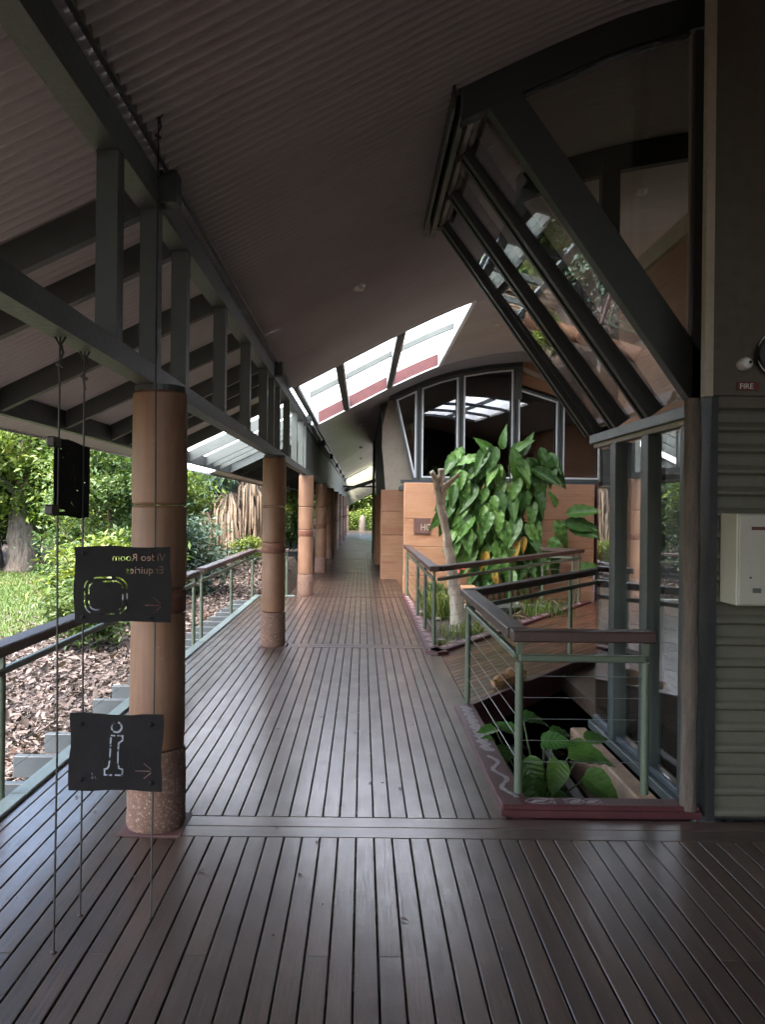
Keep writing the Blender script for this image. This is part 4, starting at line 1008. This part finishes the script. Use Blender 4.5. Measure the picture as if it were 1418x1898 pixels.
# ================================================================== PLANTS
def leaf_mesh(name, mat, outline, droop, fold, cup=0, n=15, wave=0):
    """outline: list of (t, halfwidth) ; length 1 along +Y, normal +Z"""
    ts = np.linspace(0, 1, n); hw = np.interp(ts, [o[0] for o in outline], [o[1] for o in outline]); V = []; F = []
    for i, (t_, h) in enumerate(zip(ts, hw)):
        y = t_; z = -droop*t_*t_
        for k, u in enumerate((-1, -.55, 0, .55, 1)):
            wz = wave*math.sin(i*2.1+k)*abs(u)
            V.append((u*h, y-abs(u)*.02, z+fold*abs(u)*h - cup*(u*h)**2*3 + wz))
    for i in range(n-1):
        for k in range(4): a = i*5+k; F.append((a, a+1, a+6, a+5))
    me = bpy.data.meshes.new(name); me.from_pydata(V, [], F); me.materials.append(mat); me.polygons.foreach_set("use_smooth", [True]*len(F)); return me
AO = [(0, .015), (.05, .09), (.14, .165), (.30, .205), (.50, .185), (.70, .125), (.86, .06), (1, .003)]
TO = [(0, .14), (.06, .235), (.18, .31), (.34, .315), (.52, .255), (.7, .165), (.86, .075), (1, .003)]
AV = [leaf_mesh("leaf", M['aroid'], AO, d, f, 0, wave=w_) for d, f, w_ in ((.18, .5, .034), (.4, .4, .045), (.08, .7, .03), (.6, .45, .04))]
AVY = leaf_mesh("leaf", M['aroidy'], AO, .3, .5, 0, wave=.015)
TV = [leaf_mesh("leaf", M['taro'], TO, d, f, 0, wave=w_) for d, f, w_ in ((.22, .3, .02), (.42, .4, .028), (.12, .5, .022))]
def orient(pos, d, nrm, s):
    d = Vector(d).normalized(); n = Vector(nrm); n = (n-d*n.dot(d)).normalized(); x = d.cross(n)
    m = Matrix((x, d, n)).transposed().to_4x4(); return Matrix.Translation(pos) @ m @ Matrix.Diagonal((s, s, s, 1))
cl = thing("leafy_climber", (2.6, 15.6, -.1), "tall climbing plant with big glossy drooping leaves on the ochre wall", "plant")
r = random.Random(11)
def climber_leaf(x, y, z, tipx, s, mesh=None, dn=-1.0, dy=-.25):
    d = (tipx, dy+r.uniform(-.15, .15), dn); n = (r.uniform(-.5, .5), -1, .55+r.uniform(-.2, .3))
    link("leaf", mesh or r.choice(AV), cl, mw=orient(Vector((x, y, z)), d, n, s))
cnt = 0
while cnt < 215:
    u = r.random(); z = .45 + 2.3*u**.9; mid = 2.55 + .12*math.sin(z*3); half = .92*(.58+.42*min(1, u*1.9))
    x = mid + r.uniform(-half, half*.95); y = 15.85 - r.uniform(0, .55)*(1-.3*abs(x-mid)/half)
    climber_leaf(x, y, z+.12, r.uniform(-.55, .55)+(x-mid)*.3, r.uniform(.36, .70), dn=-1+r.uniform(-.2, .3)); cnt += 1
for (x, z, tx, dn, s) in [(2.15, 2.62, -1.2, .05, .55), (2.42, 2.72, -.6, .5, .5), (2.3, 2.55, -.9, -.7, .5), (2.75, 2.75, .5, .35, .5), (2.95, 2.7, .35, .9, .5), (2.6, 2.82, -.1, .8, .42), (3.15, 2.45, .5, -.3, .62), (3.2, 2.1, .35, -1, .6), (2.85, 2.65, .3, -.6, .6),
                          (1.75, 1.28, -.7, -.7, .45), (1.8, 1.15, -.4, -1, .42), (3.75, 1.45, .9, -.15, .72), (3.8, 1.62, .8, .15, .7), (3.85, 1.35, 1.0, -.25, .65), (3.6, 1.5, .35, -.9, .6), (3.55, 1.2, .1, -1, .62), (3.4, 1.0, -.1, -1, .6), (3.5, .9, .3, -1, .55), (3.75, 1.5, -.2, -.8, .5), (4.0, .62, .9, -.1, .6), (3.6, 1.75, -.3, .6, .4)]:
    climber_leaf(x, 15.45, z, tx, s, dn=dn)
for (x, z, s) in [(2.3, .92, .5), (2.86, 1.15, .55), (3.0, 1.2, .42), (2.45, .55, .4)]: climber_leaf(x, 15.38, z, r.uniform(-.3, .3), s*.8, AVY)
mb = MB()
for i in range(9):
    x0 = 2.2+.12*i; mb.tube([(x0+.1, 15.9, -.1), (x0, 15.85, .6), (x0+r.uniform(-.2, .2), 15.8, 1.4), (x0+r.uniform(-.35, .4), 15.75, 2.2+r.uniform(0, .5))], [.028, .025, .02, .012], 6)
mb.tube([(3.4, 15.8, .2), (3.6, 15.6, .9), (3.75, 15.5, 1.45)], [.02, .018, .012], 6).tube([(3.3, 15.8, .2), (3.7, 15.5, .45), (4.0, 15.4, .62)], [.02, .015, .01], 6)
mb.build("stem", M['stem'], cl, smooth=True)

ta = thing("taro_plant", (1.35, 6.0, -.6), "broad leaved taro growing in the pond behind the corner rail", "plant")
mbs = MB(); base = Vector((1.33, 6.05, -.6))
TL = [  # leaf base, direction, normal, size
 ((1.62, 5.95, .05), (.7, .3, .1), (.1, -.5, .9), .24), ((.98, 6.0, .0), (-.8, -.2, .1), (-.1, -.5, .9), .24), ((1.30, 5.7, -.35), (.7, -.3, -.6), (.2, -.9, .4), .24), ((1.08, 5.6, -.4), (-.3, -.4, -.7), (-.2, -.9, .4), .26), ((1.5, 5.65, -.32), (.6, -.2, -.7), (.3, -.9, .4), .25), ((1.2, 6.5, -.05), (-.4, .3, .2), (0, -.5, .9), .22),
 ((1.02, 6.2, .06), (-.9, -.3, -.05), (.0, -.3, 1), .22), ((1.23, 6.35, .10), (.95, .1, .05), (-.1, -.45, .9), .26), ((1.10, 6.1, -.05), (-.5, -.6, -.5), (-.3, -.6, .7), .27),
 ((1.30, 5.95, .04), (.8, -.35, .12), (.1, -.75, .75), .27), ((1.48, 5.9, -.02), (1.0, -.2, .02), (0, -.6, .8), .36), ((1.55, 5.75, -.14), (.85, -.25, -.55), (.25, -.8, .6), .36),
 ((1.40, 5.85, -.06), (-.25, -.5, -.8), (.2, -.9, .4), .30), ((1.18, 5.95, -.08), (.35, -.4, -.85), (-.1, -.9, .45), .34), ((1.34, 5.8, -.26), (.1, -.3, -1), (.45, -.9, .2), .36),
 ((1.12, 5.75, -.30), (.9, -.3, -.35), (-.2, -.8, .6), .28), ((1.02, 5.95, -.18), (-.7, -.5, -.6), (-.4, -.7, .6), .28), ((1.24, 5.9, -.20), (-.2, -.6, -.8), (-.2, -.9, .5), .32), ((1.28, 6.3, -.2), (.5, -.3, -.5), (0, -.8, .6), .25), ((1.45, 6.3, 0), (.7, .2, .1), (0, -.5, .9), .22)]
for i, (p, d, n, s) in enumerate(TL):
    link("leaf", TV[i % 3], ta, mw=orient(Vector(p), d, n, s*.92)); p = Vector(p)+Vector(d).normalized()*s*.06
    b0 = base+Vector((r.uniform(-.06, .06), r.uniform(-.06, .06), 0)); mbs.tube([b0, b0.lerp(p, .5)+Vector((0, 0, .06)), p], [.011, .008, .005], 6)
mbs.build("stem", M['stem'], ta, smooth=True)
lil = [(1.62, 7.6, .11), (1.85, 7.9, .10), (1.55, 8.1, .09), (2.0, 8.15, .11), (1.78, 7.45, .08)]
LLB = ["lily pad in the middle of the five on the dark pond", "lily pad on the pond close to the foot of the tall windows", "leftmost lily pad of the five on the dark pond", "farthest lily pad of the five, under the bridge edge", "nearest lily pad of the five on the dark pond"]
for i, (x, y, rr) in enumerate(lil):
    P = [(x, y, -.612)] + [(x+rr*math.cos(a), y+rr*math.sin(a), -.612) for a in np.linspace(.25, 2*math.pi-.1, 18)]
    o = MB().prism(P, (0, 0, .004)).build("lily_pad", M['lily'], None); tag(o, LLB[i], "lily pad", "lily pads on the dark pond")

# dead trunk with sawn limbs
dt = thing("dead_tree", (1.42, 12.2, -.1), "pale bare dead trunk with sawn off limbs in the garden bed", "tree")
def rough_tube(pts, rs, n=14, seed=0, amp=.018, sub_=5):
    P = []; Rr = []
    for i in range(len(pts)-1):
        for k in range(sub_): u = k/sub_; P.append(Vector(pts[i]).lerp(Vector(pts[i+1]), u)); Rr.append(rs[i]*(1-u)+rs[i+1]*u)
    P.append(Vector(pts[-1])); Rr.append(rs[-1]); mb = MB().tube(P, Rr, n)
    for i, v in enumerate(mb.v):
        vv = Vector(v); c = P[min(i//n, len(P)-1)]; mb.v[i] = tuple(vv + (vv-c)*(mnoise.noise(vv*9+Vector((seed, 0, 0)))*.35) + (vv-c).normalized()*amp*mnoise.noise(vv*22) if (vv-c).length else vv)
    return mb
rough_tube([(1.43, 12.2, -.15), (1.42, 12.2, .2), (1.36, 12.2, .55), (1.30, 12.2, .9), (1.24, 12.2, 1.3), (1.15, 12.2, 1.75), (1.11, 12.2, 2.02)], [.13, .105, .085, .072, .066, .062, .064], 16, 1, .02).build("trunk", M['dead'], dt, smooth=True)
rough_tube([(1.11, 12.2, 1.98), (1.07, 12.18, 2.12), (1.03, 12.15, 2.2), (1.0, 12.13, 2.23)], [.06, .045, .04, .036], 10, 2, .012).build("limb", M['dead'], dt, smooth=True)
rough_tube([(1.12, 12.2, 2.0), (1.15, 12.2, 2.16), (1.15, 12.18, 2.28)], [.055, .045, .05], 10, 3, .012).build("limb", M['dead'], dt, smooth=True)
rough_tube([(1.16, 12.2, 1.8), (1.19, 12.15, 2.0), (1.30, 12.08, 2.12), (1.40, 12.02, 2.2)], [.05, .045, .036, .02], 10, 4, .01).build("limb", M['dead'], dt, smooth=True)
# pots, stones, driftwood in the bed
for i, (x, y, rr, l) in enumerate([(2.35, 13.9, .30, "dark round planter at the foot of the climber"), (2.9, 14.6, .2, "smaller dark planter behind the bridge rail")]):
    o = MB().lathe([(rr*.6, 0), (rr*.95, rr*.35), (rr, rr*.6), (rr*1.06, rr*.62), (rr*1.06, rr*.7), (rr*.9, rr*.7)], (x, y, -.12), 24).build("planter", M['pot'], None, smooth=True); tag(o, l, "planter")
bx = MB().box(1.62, 2.1, 15.15, 15.5, -.1, .28).build("clay_trough", M['earth'], None, bevel=.012); tag(bx, "square earth coloured trough with a red flower behind the dead trunk", "planter")
fl = thing("red_flower", (1.72, 14.9, .9), "single red flower near the foot of the climber", "flower")
mb = MB()
for k in range(7):
    a = k*.9; mb.add([(1.74, 14.9, .62), (1.74+.09*math.cos(a)-.02*math.sin(a), 14.9-.05, .62+.06*math.sin(a)), (1.74+.13*math.cos(a), 14.88, .62+.07*math.sin(a)), (1.74+.09*math.cos(a)+.02*math.sin(a), 14.9-.03, .62+.06*math.sin(a)+.02)], [(0, 1, 2, 3)])
mb.build("petals", M['flower'], fl); MB().tube([(1.74, 14.95, .2), (1.73, 14.92, .62)], .008, 6).build("stem", M['stem'], fl)
def blades(name, mat, pts, hmin, hmax, wd, spread, seed, parent=None, kind='stuff', droop=.5):
    q = np.random.default_rng(seed); P = np.asarray(pts, float); n = len(P); a = q.uniform(0, 2*np.pi, n); h = q.uniform(hmin, hmax, n); ln = q.uniform(.1, 1, n)*spread
    dx, dy = np.cos(a), np.sin(a); px, py = -dy*wd/2, dx*wd/2
    b0 = P + np.stack([px, py, 0*px], 1); b1 = P - np.stack([px, py, 0*px], 1)
    m = P + np.stack([dx*ln*h*.4, dy*ln*h*.4, h*.7], 1); m0 = m+np.stack([px, py, 0*px], 1)*.8; m1 = m-np.stack([px, py, 0*px], 1)*.8
    tp = P + np.stack([dx*ln*h, dy*ln*h, h*(1-droop*ln)], 1)
    V = np.stack([b0, b1, m1, m0, tp], 1).reshape(-1, 3); k = np.arange(n)[:, None]*5
    T = np.concatenate([k+np.array([[0, 1, 2]]), k+np.array([[0, 2, 3]]), k+np.array([[3, 2, 4]])], 0)
    if parent is not None: V = V - np.array(ORG[parent.name])
    o = link(name, npmesh(name, V, T, mat), parent)
    if kind: o['kind'] = kind
    return o
def tuft(name, x, y, n, rad, h0, h1, label, mat='tuft', wd=.012, spread=1.0, seed=1, zz=-.1):
    q = np.random.default_rng(seed); p = np.stack([x+q.normal(0, rad, n), y+q.normal(0, rad, n), np.full(n, zz)], 1)
    o = blades(name, M[mat], p, h0, h1, wd, spread, seed, kind=None); tag(o, label, "plant")
tuft("grass_tuft", 1.36, 11.7, 110, .2, .08, .26, "pale grass tuft round the foot of the dead trunk", seed=3)
tuft("grass_tuft", 1.62, 12.0, 120, .12, .1, .3, "small grass tuft just right of the dead trunk", seed=13)
tuft("grass_tuft", 2.95, 13.6, 260, .22, .2, .48, "yellow green grass clump beside the bridge kerb", seed=4)
tuft("grass_tuft", 1.1, 10.9, 90, .12, .05, .14, "low dry grass in the near corner of the garden bed", seed=5)
tuft("fern", 1.36, 13.8, 420, .16, .25, .6, "yellow green feathery fern behind the garden rail", 'tuft', .018, .9, 6)
tuft("fern", 1.36, 15.0, 380, .13, .35, .65, "green feathery fern against the ochre wall foot", 'lf_mid', .02, .8, 7)
q = np.random.default_rng(21)
mb = MB()
for i in range(60):
    x = q.uniform(1.0, 4.0); y = q.uniform(10, 15.8)
    if y < 9.95+(x-.9)*1.655+.1: continue
    s_ = q.uniform(.04, .12); mb.lathe([(s_*.5, -s_*.3), (s_, 0), (s_*.8, s_*.4), (s_*.2, s_*.55)], (x, y, -.09), 7)
mb.build("bed_stones", M['stone'], None, kind='stuff')
mb = MB()
for i in range(14):
    x = q.uniform(1.9, 3.6); y = 9.9+(x-.9)*1.655+q.uniform(.3, 1.4); a = q.uniform(0, 3); L = q.uniform(.3, .8)
    mb.tube([(x-L*math.cos(a)/2, y-L*math.sin(a)/2, -.06), (x, y, q.uniform(-.03, .08)), (x+L*math.cos(a)/2, y+L*math.sin(a)/2, -.06)], [.012, .018, .008], 6)
mb.build("fallen_branches", M['brownbark'], None, kind='stuff')
# carved log lying on the bridge
lg = rough_tube([(1.25, 7.85, .05), (1.34, 7.93, .07), (1.46, 8.06, .085), (1.57, 8.18, .07), (1.62, 8.24, .06)], [.035, .06, .075, .065, .03], 12, 6, .02).build("carved_log", M['motlog'], None, smooth=True)
tag(lg, "rough ochre log lying on the near edge of the bridge", "log")

# ================================================================== OUTSIDE: litter, grass, trees
def cards(n, P, size, q, flat=1.0, aspect=.45):
    """n folded rhombic leaves (2 quads as 2 tris) at P"""
    d = q.normal(0, 1, (n, 3)); d[:, 2] *= flat; d /= np.linalg.norm(d, axis=1)[:, None]
    up = q.normal(0, .45, (n, 3)); up[:, 2] += 1; s_ = np.cross(d, up); s_ /= np.linalg.norm(s_, axis=1)[:, None]; nn_ = np.cross(s_, d)
    L = size[:, None]; a = P; b = P + d*L*.45 + s_*L*aspect*.5 + nn_*L*.08; c = P + d*L - nn_*L*.10; e = P + d*L*.45 - s_*L*aspect*.5 + nn_*L*.08
    V = np.stack([a, b, c, e], 1).reshape(-1, 3); k = np.arange(n)[:, None]*4
    return V, np.concatenate([k+np.array([[0, 1, 2]]), k+np.array([[0, 2, 3]])], 0)
q = np.random.default_rng(5)
n = 44000; x = -2.15 - q.gamma(1.6, 1.5, n); y = 4.0 + 22*q.random(n)**1.35
keep = (x > -7.5); x, y = x[keep], y[keep]; n = len(x); z = np.array([gh(a, b) for a, b in zip(x, y)]) + q.uniform(0, .05, n)
V, T = cards(n, np.stack([x, y, z], 1), q.gamma(2.0, .022, n)+.018, q, .45, .55)
o = link("leaf_litter", npmesh("leaf_litter", V, T, M['litter'])); o['kind'] = 'stuff'
mb = MB(); r = random.Random(9)
for i in range(760):
    x = -2.5-abs(r.gauss(0, 1.5)); y = r.uniform(4.2, 15); s_ = .012+.04*r.random()**2+(.05*r.random() if i % 40 == 0 else 0); z = gh(x, y); a = r.uniform(0, 3.1); el = r.uniform(1, 2.6); tl = r.uniform(-.3, .5)
    P = []
    for k in range(6):
        an = k*1.047; P.append((x+math.cos(a)*math.cos(an)*s_*el-math.sin(a)*math.sin(an)*s_*r.uniform(.5, .9), y+math.sin(a)*math.cos(an)*s_*el+math.cos(a)*math.sin(an)*s_*r.uniform(.5, .9), z+.02+tl*s_*math.cos(an)*.5+r.uniform(0, .03)))
    mb.prism(P, (r.uniform(-.01, .01), 0, r.uniform(.006, .02)))
mb.build("bark_chunks", M['litter'], None, kind='stuff')
q = np.random.default_rng(8); n = 60000; x = q.uniform(-17, -5.0, n); y = 8+16.5*q.random(n)
e_ = np.array([lawn_z(a, b)-gh(a, b) for a, b in zip(x, y)]); k = e_ > 0; x, y = x[k], y[k]
blades("grass", M['grass'], np.stack([x, y, np.array([lawn_z(a, b)-.02 for a, b in zip(x, y)])], 1), .04, .13, .018, .9, 3)

def crown(name, blobs, n, size, mat, seed, clumps=60, sig=.28):
    q = np.random.default_rng(seed); B = np.array(blobs, float); wv = B[:, 3]*B[:, 4]*B[:, 5]; bi = q.choice(len(B), clumps, p=wv/wv.sum())
    d = q.normal(0, 1, (clumps, 3)); d /= np.linalg.norm(d, axis=1)[:, None]; rr = q.random(clumps)[:, None]**.45
    C = B[bi, :3] + d*rr*B[bi, 3:6]; ci = q.integers(0, clumps, n)
    cs = q.uniform(.6, 1.5, clumps)*sig
    P = C[ci] + q.normal(0, 1, (n, 3))*cs[ci][:, None]*np.array([1, 1, .55]); V, T = cards(n, P, q.uniform(.6, 1.3, n)*size, q, .6, .42)
    return npmesh(name, V, T, mat)
CRW = {
 'a': crown("crown", [(0, 0, 3.2, 1.9, 1.9, 1.5), (-.9, .3, 2.0, 1.3, 1.3, 1.0), (1.0, -.3, 2.2, 1.2, 1.2, 1.0)], 15000, .19, M['lf_yel'], 1, 90, .27),
 'b': crown("crown", [(0, 0, 3.4, 1.8, 1.8, 1.8), (.6, 0, 1.7, 1.3, 1.3, .9)], 15000, .16, M['lf_mid'], 2, 90, .28),
 'c': crown("crown", [(0, 0, 2.6, 1.7, 1.7, 1.6), (-.5, 0, 1.3, 1.2, 1.2, .9)], 14000, .14, M['lf_blue'], 3, 80, .26),
 'd': crown("crown", [(0, 0, 3.8, 2.2, 2.2, 2.0), (0, 0, 1.9, 1.7, 1.7, 1.0)], 15000, .2, M['lf_dark'], 4, 90, .32),
 's': crown("crown", [(0, 0, .75, .75, .75, .6)], 4500, .12, M['lf_mid'], 5, 36, .16),
 'y': crown("crown", [(0, 0, .8, .8, .8, .65)], 4500, .13, M['lf_yel'], 6, 36, .17),
 'u': crown("crown", [(0, 0, .7, .8, .8, .55)], 4500, .12, M['lf_blue'], 7, 36, .17)}
TRK = {}
def trunk_mesh(key, h, r0, mat, seed, limbs=5):
    rr = random.Random(seed); mb = rough_tube([(0, 0, -.3), (.03, 0, .2), (.08*rr.uniform(-1, 1), .05, h*.4), (.15*rr.uniform(-1, 1), .1, h)], [r0*1.35, r0, r0*.75, r0*.4], 10, seed, .03)
    for i in range(limbs):
        z = h*rr.uniform(.35, .9); a = rr.uniform(0, 6.3); L = rr.uniform(.7, 1.5); mb.tube([(0, 0, z), (L*.5*math.cos(a), L*.5*math.sin(a), z+L*.35), (L*math.cos(a), L*math.sin(a), z+L*.9)], [r0*.35, r0*.25, r0*.1], 6)
    TRK[key] = mb.mesh("trunk", mat, smooth=True)
trunk_mesh('g', 3.2, .16, M['bark'], 1); trunk_mesh('n', 3.0, .07, M['brownbark'], 2); trunk_mesh('big', 3.6, .42, M['bark'], 3)
trunk_mesh('s', .7, .025, M['brownbark'], 4, 4)
TGRP = "trees in the woodland beyond the lawn"
def tree(name, x, y, ck, tk, sc_, rot, label, cat="tree", grp=TGRP, dz=0):
    th = thing(name, (x, y, gh(x, y)+dz), label, cat, grp)
    o = link("crown", CRW[ck], th); t_ = link("trunk", TRK[tk], th)
    th.rotation_euler.z = rot; th.scale = (sc_, sc_, sc_); return th
tree("broadleaf_tree", -9.6, 23.5, 'a', 'big', 1.05, .3, "bright green tree with a thick dark trunk at the lawn's far edge")
tree("broadleaf_tree", -6.2, 20.5, 'a', 'n', .8, 2.1, "slim yellow green tree left of the nearest column")
tree("broadleaf_tree", -10.8, 24.5, 'b', 'g', 1.1, 1.0, "mid green tree at the far left edge of the lawn")
tree("broadleaf_tree", -6.9, 25.5, 'c', 'n', 1.0, .5, "blue green feathery tree behind the map plate")
tree("broadleaf_tree", -5.0, 16.5, 'b', 'n', .72, 4.0, "small mid green tree just right of the nearest column")
tree("broadleaf_tree", -5.6, 22.0, 'a', 'g', .85, 5.0, "yellow green tree between the first and second columns")
tree("broadleaf_tree", -6.6, 29.5, 'c', 'g', 1.0, 3.0, "blue green tree standing behind the pandanus")
tree("broadleaf_tree", -4.6, 37.0, 'a', 'g', 1.2, 1.2, "bright tree seen between the second and third columns")
tree("broadleaf_tree", -5.2, 45.0, 'a', 'g', 1.4, 2.2, "bright tree seen past the third column")
tree("broadleaf_tree", -13.5, 28, 'd', 'g', 1.2, 2.2, "dark tree deep in the wood at the left")
tree("broadleaf_tree", -9.3, 29, 'd', 'g', 1.15, .2, "dark tree behind the thick dark trunk")
tree("broadleaf_tree", -6.4, 32, 'd', 'g', 1.1, 1.9, "dark tree behind the blue green feathery tree")
for i, (x, y, k, sc_, l) in enumerate([(-.6, 67, 'a', 1.5, "bright tree closing the view at the walkway's end"), (2.4, 70, 'a', 1.6, "mid green tree right of the walkway's end"), (-3.4, 72, 'a', 1.7, "bright tree left of the walkway's end"), (.9, 78, 'a', 2.2, "tall tree behind the walkway's end")]):
    tree("broadleaf_tree", x, y, k, 'g', sc_, i*1.3, l, grp="trees beyond the walkway's far end", dz=-.2)
SG = "shrubs under the trees"
SH = [(-7.4, 22.5, 'u', 1.1, "blue green shrub at the lawn's edge below the map plate"), (-5.7, 19.2, 'u', 1.1, "blue green shrub beside the nearest column's left"), (-10.9, 22.8, 's', .8, "small green shrub left of the thick trunk"),
      (-4.2, 13.6, 'y', 1.0, "yellow green shrub close behind the nearest column"), (-3.9, 11.6, 's', .75, "small green shrub by the twin railing posts"), (-4.4, 15.4, 's', 1.2, "green shrub below the small mid green tree"),
      (-3.9, 18.2, 'u', 1.25, "blue green shrub left of the pandanus"), (-3.5, 25.5, 'y', .6, "low yellow green shrub in front of the pandanus"), (-3.1, 32, 's', 1.2, "green shrub between second and third columns"), (-6.4, 18.0, 's', .7, "low shrub at the mulch edge near the slim tree"),
      (-8.3, 26.0, 'y', 1.4, "bright shrub deep behind the lawn"), (-5.9, 24, 's', 1.5, "tall green shrub behind the yellow green tree"), (-3.3, 36, 'y', 1.4, "bright shrub far past the second column"), (-1.0, 63.5, 'y', 1.5, "bright shrub left of the boulder at the walkway's end"), (.9, 64.5, 'y', 1.7, "bright shrub right of the boulder at the walkway's end"), (-.1, 73, 'y', 2.3, "large shrub behind the boulder at the walkway's end"), (2.2, 62, 's', 1.5, "mid green shrub at the right of the walkway's end")]
for i, (x, y, k, s_, l) in enumerate(SH): tree("shrub", x, y, k, 's', s_, i*.9, l, "shrub", SG)
# pandanus
pn = thing("pandanus", (-4.4, 29, gh(-4.4, 29)), "pandanus with long skirts of hanging dead leaves beside the second column", "tree")
q = np.random.default_rng(17)
def skirt(cx, cy, z0, z1, rad, n):
    z = q.uniform(z0, z1, n); a = q.uniform(0, 2*np.pi, n); rr = rad*q.uniform(.5, 1.1, n); L = q.uniform(.9, 2.1, n); L = np.minimum(L, z-gh(cx, cy)+.05)
    top = np.stack([cx+.4*rr*np.cos(a), cy+.4*rr*np.sin(a), z], 1); mid = np.stack([cx+.9*rr*np.cos(a), cy+.9*rr*np.sin(a), z-.25*L], 1); bot = np.stack([cx+rr*np.cos(a), cy+rr*np.sin(a), z-L], 1)
    b = a+q.normal(0, .6, n); sdw = np.stack([-np.sin(b), np.cos(b), 0*b], 1)*.035
    V = np.stack([top-sdw*.6, top+sdw*.6, mid+sdw, mid-sdw, bot+sdw*.3, bot-sdw*.3], 1).reshape(-1, 3); k = np.arange(n)[:, None]*6
    return V, np.concatenate([k+np.array([[0, 1, 2, 3]]), k+np.array([[3, 2, 4, 5]])], 0)
VV, FF, off = [], [], 0
heads = [(-4.9, 29, 2.4), (-4.3, 29.4, 3.0), (-3.9, 28.8, 3.2), (-5.5, 28.6, 1.7), (-4.6, 28.4, 2.2), (-3.5, 29.2, 2.7), (-5.2, 28.9, 2.1)]
for (cx, cy, zt) in heads:
    V, F = skirt(cx, cy, max(.5, zt-1.7), zt, .58, 260); VV.append(V); FF.append(F+off); off += len(V)
V = np.concatenate(VV) - np.array(ORG[pn.name]); o = link("dead_leaf_skirt", npmesh("dead_leaf_skirt", V, np.concatenate(FF), M['straw']), pn); o['kind'] = 'stuff'
mb = MB()
for (cx, cy, zt) in heads: mb.tube([(cx*.5-2.2, cy, gh(cx, cy)-.1), (cx, cy, zt*.5), (cx, cy, zt+.2)], [.12, .1, .09], 8)
mb.build("trunk", M['brownbark'], pn, smooth=True)
n = 900; hi = q.integers(0, len(heads), n); H_ = np.array(heads)[hi]; a = q.uniform(0, 2*np.pi, n); el = q.uniform(-.1, 1.2, n); L = q.uniform(.6, 1.2, n)
o_ = blades("crown", M['lf_blue'], H_ + q.normal(0, .08, (n, 3)), .7, 1.3, .06, 1.3, 4, pn, 'stuff', droop=.75)
# woodland behind, one mass
q = np.random.default_rng(33)
def wood(name, cen, n, size, mat, seed):
    q = np.random.default_rng(seed); C = np.array(cen, float); ci = q.integers(0, len(C), n); P = C[ci] + q.normal(0, 1, (n, 3))*np.array([1.0, 1.0, .7]); P[:, 2] = np.maximum(P[:, 2], -.2)
    V, T = cards(n, P, q.uniform(.6, 1.4, n)*size, q, .6, .5); o = link(name, npmesh(name, V, T, mat)); o['kind'] = 'stuff'
qq = np.random.default_rng(2)
cen = [(-6-26*a, 33+8*qq.random()+12*abs(math.sin(a*9)), qq.uniform(.4, 5.5)) for a in np.linspace(0, 1, 110)] + [(-4.2-4*qq.random(), 38+40*a, qq.uniform(.4, 6)) for a in np.linspace(0, 1, 70)]
wood("far_woodland", cen, 70000, .34, M['lf_mid'], 3)
cen2 = [(-14+28*a, 100+8*qq.random(), qq.uniform(.5, 8)) for a in np.linspace(0, 1, 90)]
wood("far_woodland", cen2, 30000, .6, M['lf_yel'], 4)
cen3 = [(-14-14*qq.random(), 8+20*a, qq.uniform(.4, 5)) for a in np.linspace(0, 1, 50)]
wood("far_woodland", cen3, 24000, .3, M['lf_yel'], 5)
# things at the walkway's end
sb = MB().lathe([(.26, -.2), (.28, .3), (.24, .8), (.17, 1.15), (.06, 1.25)], (.0, 62.5, -.1), 12).build("boulder", M['roughpost'], None, smooth=True); tag(sb, "tall standing boulder beyond the walkway's far end", "boulder")
